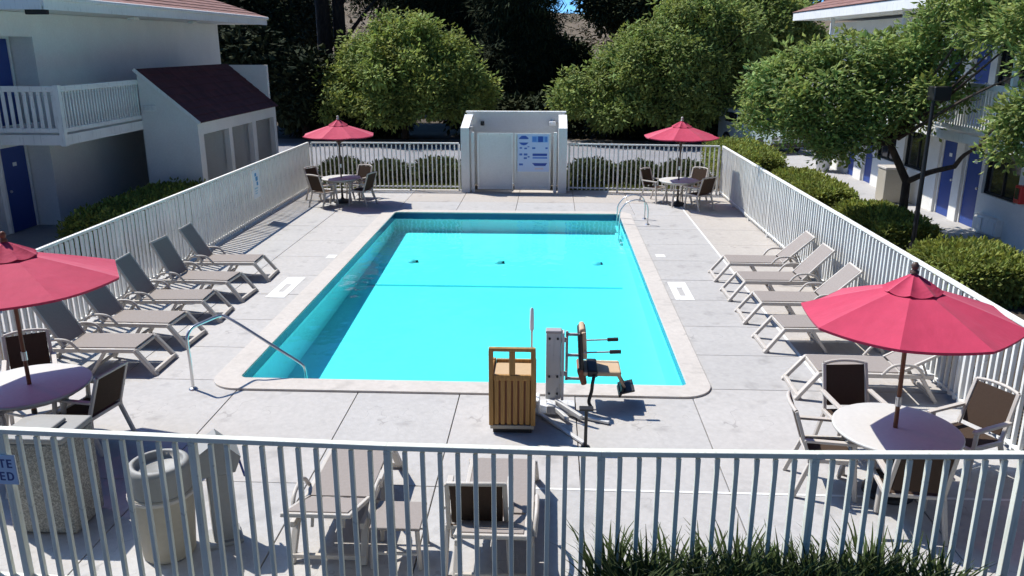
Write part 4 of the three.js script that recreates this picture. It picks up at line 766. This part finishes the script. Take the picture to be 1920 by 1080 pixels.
// clipped hedges
function hedge(label, pos, w, h, d, n, col, turn = 0) {
  const o = thing('hedge', label, 'hedge', pos, turn), pts = [];
  for (let i = 0; i < n; i++) { const x = rr(-0.5, 0.5), z = rr(-0.5, 0.5), e = 1 - 0.35 * Math.pow(Math.max(Math.abs(x), Math.abs(z)) * 2, 4); const f = rnd(); pts.push(V(x * w, f < 0.6 ? h * e * rr(0.86, 1.0) : rr(0.08, 0.95) * h * e, z * d)); if (f > 0.6) { if (rnd() < 0.5) pts[i].x = Math.sign(x) * w * 0.48; else pts[i].z = Math.sign(z) * d * 0.48; } }
  scatter('foliage', C.hedge, pts, col, 0.8, 1.5, o);
  part('stems', [0, 1, 2, 3, 4].flatMap((k) => [rod(V((k / 4 - 0.5) * w * 0.8, -0.05, 0), V((k / 4 - 0.5) * w * 0.8 + 0.1, h * 0.8, 0.1), 0.03, 0.012, 6)]), M.bark, o);
  return o;
}
const HEDGE = [0.23, 0.27, 0.055];
hedge('dark clipped hedge between the motel wing doors and the fence', [-9.7, 0, -19.2], 1.6, 0.8, 4.6, 2600, HEDGE);
hedge('bright clipped hedge in the sun behind the big red umbrella', [8.05, 0, -15.3], 1.4, 0.58, 2.0, 2000, HEDGE);
hedge('sunlit low hedge around the foot of the courtyard tree', [8.15, 0, -20.0], 1.2, 0.38, 3.0, 1600, HEDGE);
hedge('low hedge along the path farther from the courtyard tree', [7.75, 0, -24.6], 1.1, 0.5, 4.0, 2000, HEDGE);
hedge('far shaded hedge below the courtyard tree canopy, next to the sunlit fence', [6.9, 0, -30], 1.8, 0.9, 4.5, 1500, HEDGE);
{ // strappy planting in front of the nearest fence: nobody could count its blades
  const v = [], N = 7;
  for (let i = 0; i <= N; i++) { const t = i / N, w = 0.013 * (1 - t * t * 0.95), x = 0.26 * t * t, y = 0.62 * t - 0.14 * t * t * t; v.push([x, y, w]); }
  const p = []; for (let i = 0; i < N; i++) { const [x0, y0, w0] = v[i], [x1, y1, w1] = v[i + 1]; [[x0, y0, -w0], [x0, y0, w0], [x1, y1, w1], [x0, y0, -w0], [x1, y1, w1], [x1, y1, -w1]].forEach((q) => p.push(...q)); }
  const g = new THREE.BufferGeometry(); g.setAttribute('position', new THREE.Float32BufferAttribute(p, 3)); g.computeVertexNormals();
  const im = new THREE.InstancedMesh(g, M.leaf, 4600), mm = new THREE.Matrix4(), q = new THREE.Quaternion(), e = new THREE.Euler(), c = new THREE.Color();
  const cl = Array.from({ length: 64 }, () => [rr(0.45, 2.95), rr(-5.5, -5.05), rr(1.3, 1.6)]);
  for (let i = 0; i < 4600; i++) { const [x, z, s] = cl[i % 64], a = rr(0, 6.283), r = rr(0, 0.1), k = rr(0.7, 1.1) * s; q.setFromEuler(e.set(rr(-0.25, 0.25), a, rr(-0.25, 0.35))); im.setMatrixAt(i, mm.compose(V(x + Math.cos(a) * r, -0.06, z - Math.sin(a) * r), q, V(k, k, k))); const h = rr(0.6, 1.5); im.setColorAt(i, c.setRGB(0.05 * h, 0.075 * h, 0.018 * h)); }
  im.name = 'strappy_planting'; shade(im); im.userData = { kind: 'stuff', label: 'dark green strappy leaves growing in front of the nearest fence', category: 'plants' }; scene.add(im);
}
{ // thin grass along the far fence
  const p = [0, 0, -0.004, 0, 0, 0.004, 0.03, 0.13, 0], g = new THREE.BufferGeometry(); g.setAttribute('position', new THREE.Float32BufferAttribute(p, 3)); g.computeVertexNormals();
  const N = 16000, im = new THREE.InstancedMesh(g, M.leafMatt, N), mm = new THREE.Matrix4(), q = new THREE.Quaternion(), e = new THREE.Euler(), c = new THREE.Color();
  for (let i = 0; i < N; i++) { let x = rr(-7.4, 5); if (x > -2.8 && x < 0.55) x += x < -1.1 ? -2.4 : 2.4; q.setFromEuler(e.set(rr(-0.3, 0.3), rr(0, 6.28), rr(-0.3, 0.3))); const k = rr(0.6, 1.5); im.setMatrixAt(i, mm.compose(V(x, -0.06, rr(-27.6, -25.75)), q, V(k * 2.4, k, k * 2.4))); const h = rr(0.7, 1.3); im.setColorAt(i, c.setRGB(0.15 * h, 0.17 * h, 0.04 * h)); }
  im.name = 'grass_strip'; shade(im); im.userData = { kind: 'stuff', label: 'thin grass growing along the foot of the far fence', category: 'grass' }; scene.add(im);
}

// ---------------------------------------------------------------- lamp post, van and bits by the right-hand wing
{
  const o = thing('lamp_post', 'thin black lamp post with a square lantern head beside the courtyard tree', 'lamp post', [8.12, 0, -18.2]);
  part('pole', [cyl(0.055, 0.04, 3.3, 0, 0, 0), cyl(0.1, 0.08, 0.15, 0, 0, 0)], M.darkMetal, o);
  part('lantern', rb(0.36, 0.3, 0.36, 0.1, 3.42, 0, 0.03), M.darkMetal, o);
  part('arm', rb(0.2, 0.04, 0.06, 0.02, 3.3, 0, 0.01), M.darkMetal, o);
}
{
  const o = thing('parked_van', 'pale grey-green van parked beyond the far fence corner under the trees', 'van', [9.3, -0.05, -37.2], -1.25);
  const prof = [[-2.2, 0.3], [2.2, 0.3], [2.25, 0.8], [1.5, 1.0], [0.95, 1.65], [-1.9, 1.72], [-2.2, 1.45]];
  part('body', prism(prof, 1.75), M.vanPaint, o);
  for (const s of [-1, 1]) {
    part('side_window', [bx(0.95, 0.42, 0.02, -1.1, 1.35, s * 0.88), bx(0.95, 0.42, 0.02, -0.05, 1.35, s * 0.88), bx(0.4, 0.36, 0.02, 0.72, 1.32, s * 0.88)], M.glass, o);
    for (const x of [-1.4, 1.4]) { const wq = part('wheel', new THREE.CylinderGeometry(0.34, 0.34, 0.22, 22).rotateX(Math.PI / 2).translate(x, 0.34, s * 0.79), M.tyre, o); part('rim', new THREE.CylinderGeometry(0.2, 0.2, 0.03, 16).rotateX(Math.PI / 2).translate(x, 0.34, s * 0.9), M.steel, wq); }
    part('headlight', rb(0.06, 0.16, 0.3, 2.22, 0.72, s * 0.62, 0.02), M.white, o);
  }
  part('windscreen', slab(V(1.49, 1.03, -0.75), V(0.98, 1.63, -0.72), V(0.98, 1.63, 0.72), V(1.49, 1.03, 0.75), -0.02), M.glass, o);
  part('bumper', rb(0.12, 0.2, 1.78, 2.22, 0.42, 0, 0.04), M.darkMetal, o);
}
{
  const o = thing('storage_box', 'tan box standing against the motel wall behind the courtyard tree trunk', 'box', [9.9, 0, -24.2]);
  part('body', rb(0.55, 0.95, 0.6, 0, 0.5, 0, 0.02), M.canTan, o); part('lid', rb(0.6, 0.07, 0.65, 0, 1.01, 0, 0.02), M.frameBeige, o);
}
{
  const o = thing('planter', 'pale round planter with a small shrub by the far blue doors', 'planter', [9.95, 0, -30.4]);
  part('pot', new THREE.LatheGeometry([[0.001, 0], [0.22, 0], [0.3, 0.5], [0.33, 0.52], [0.33, 0.58], [0.28, 0.58], [0.27, 0.5], [0.001, 0.5]].map(([a, b]) => new THREE.Vector2(a, b)), 20), M.white, o);
  scatter('foliage', C.hedge, lobePoints([[0, 0.85, 0, 0.4, 0.38, 0.4]], 120, 0.3), [0.05, 0.075, 0.02], 0.8, 1.3, o);
}
renderer.render(scene, camera);
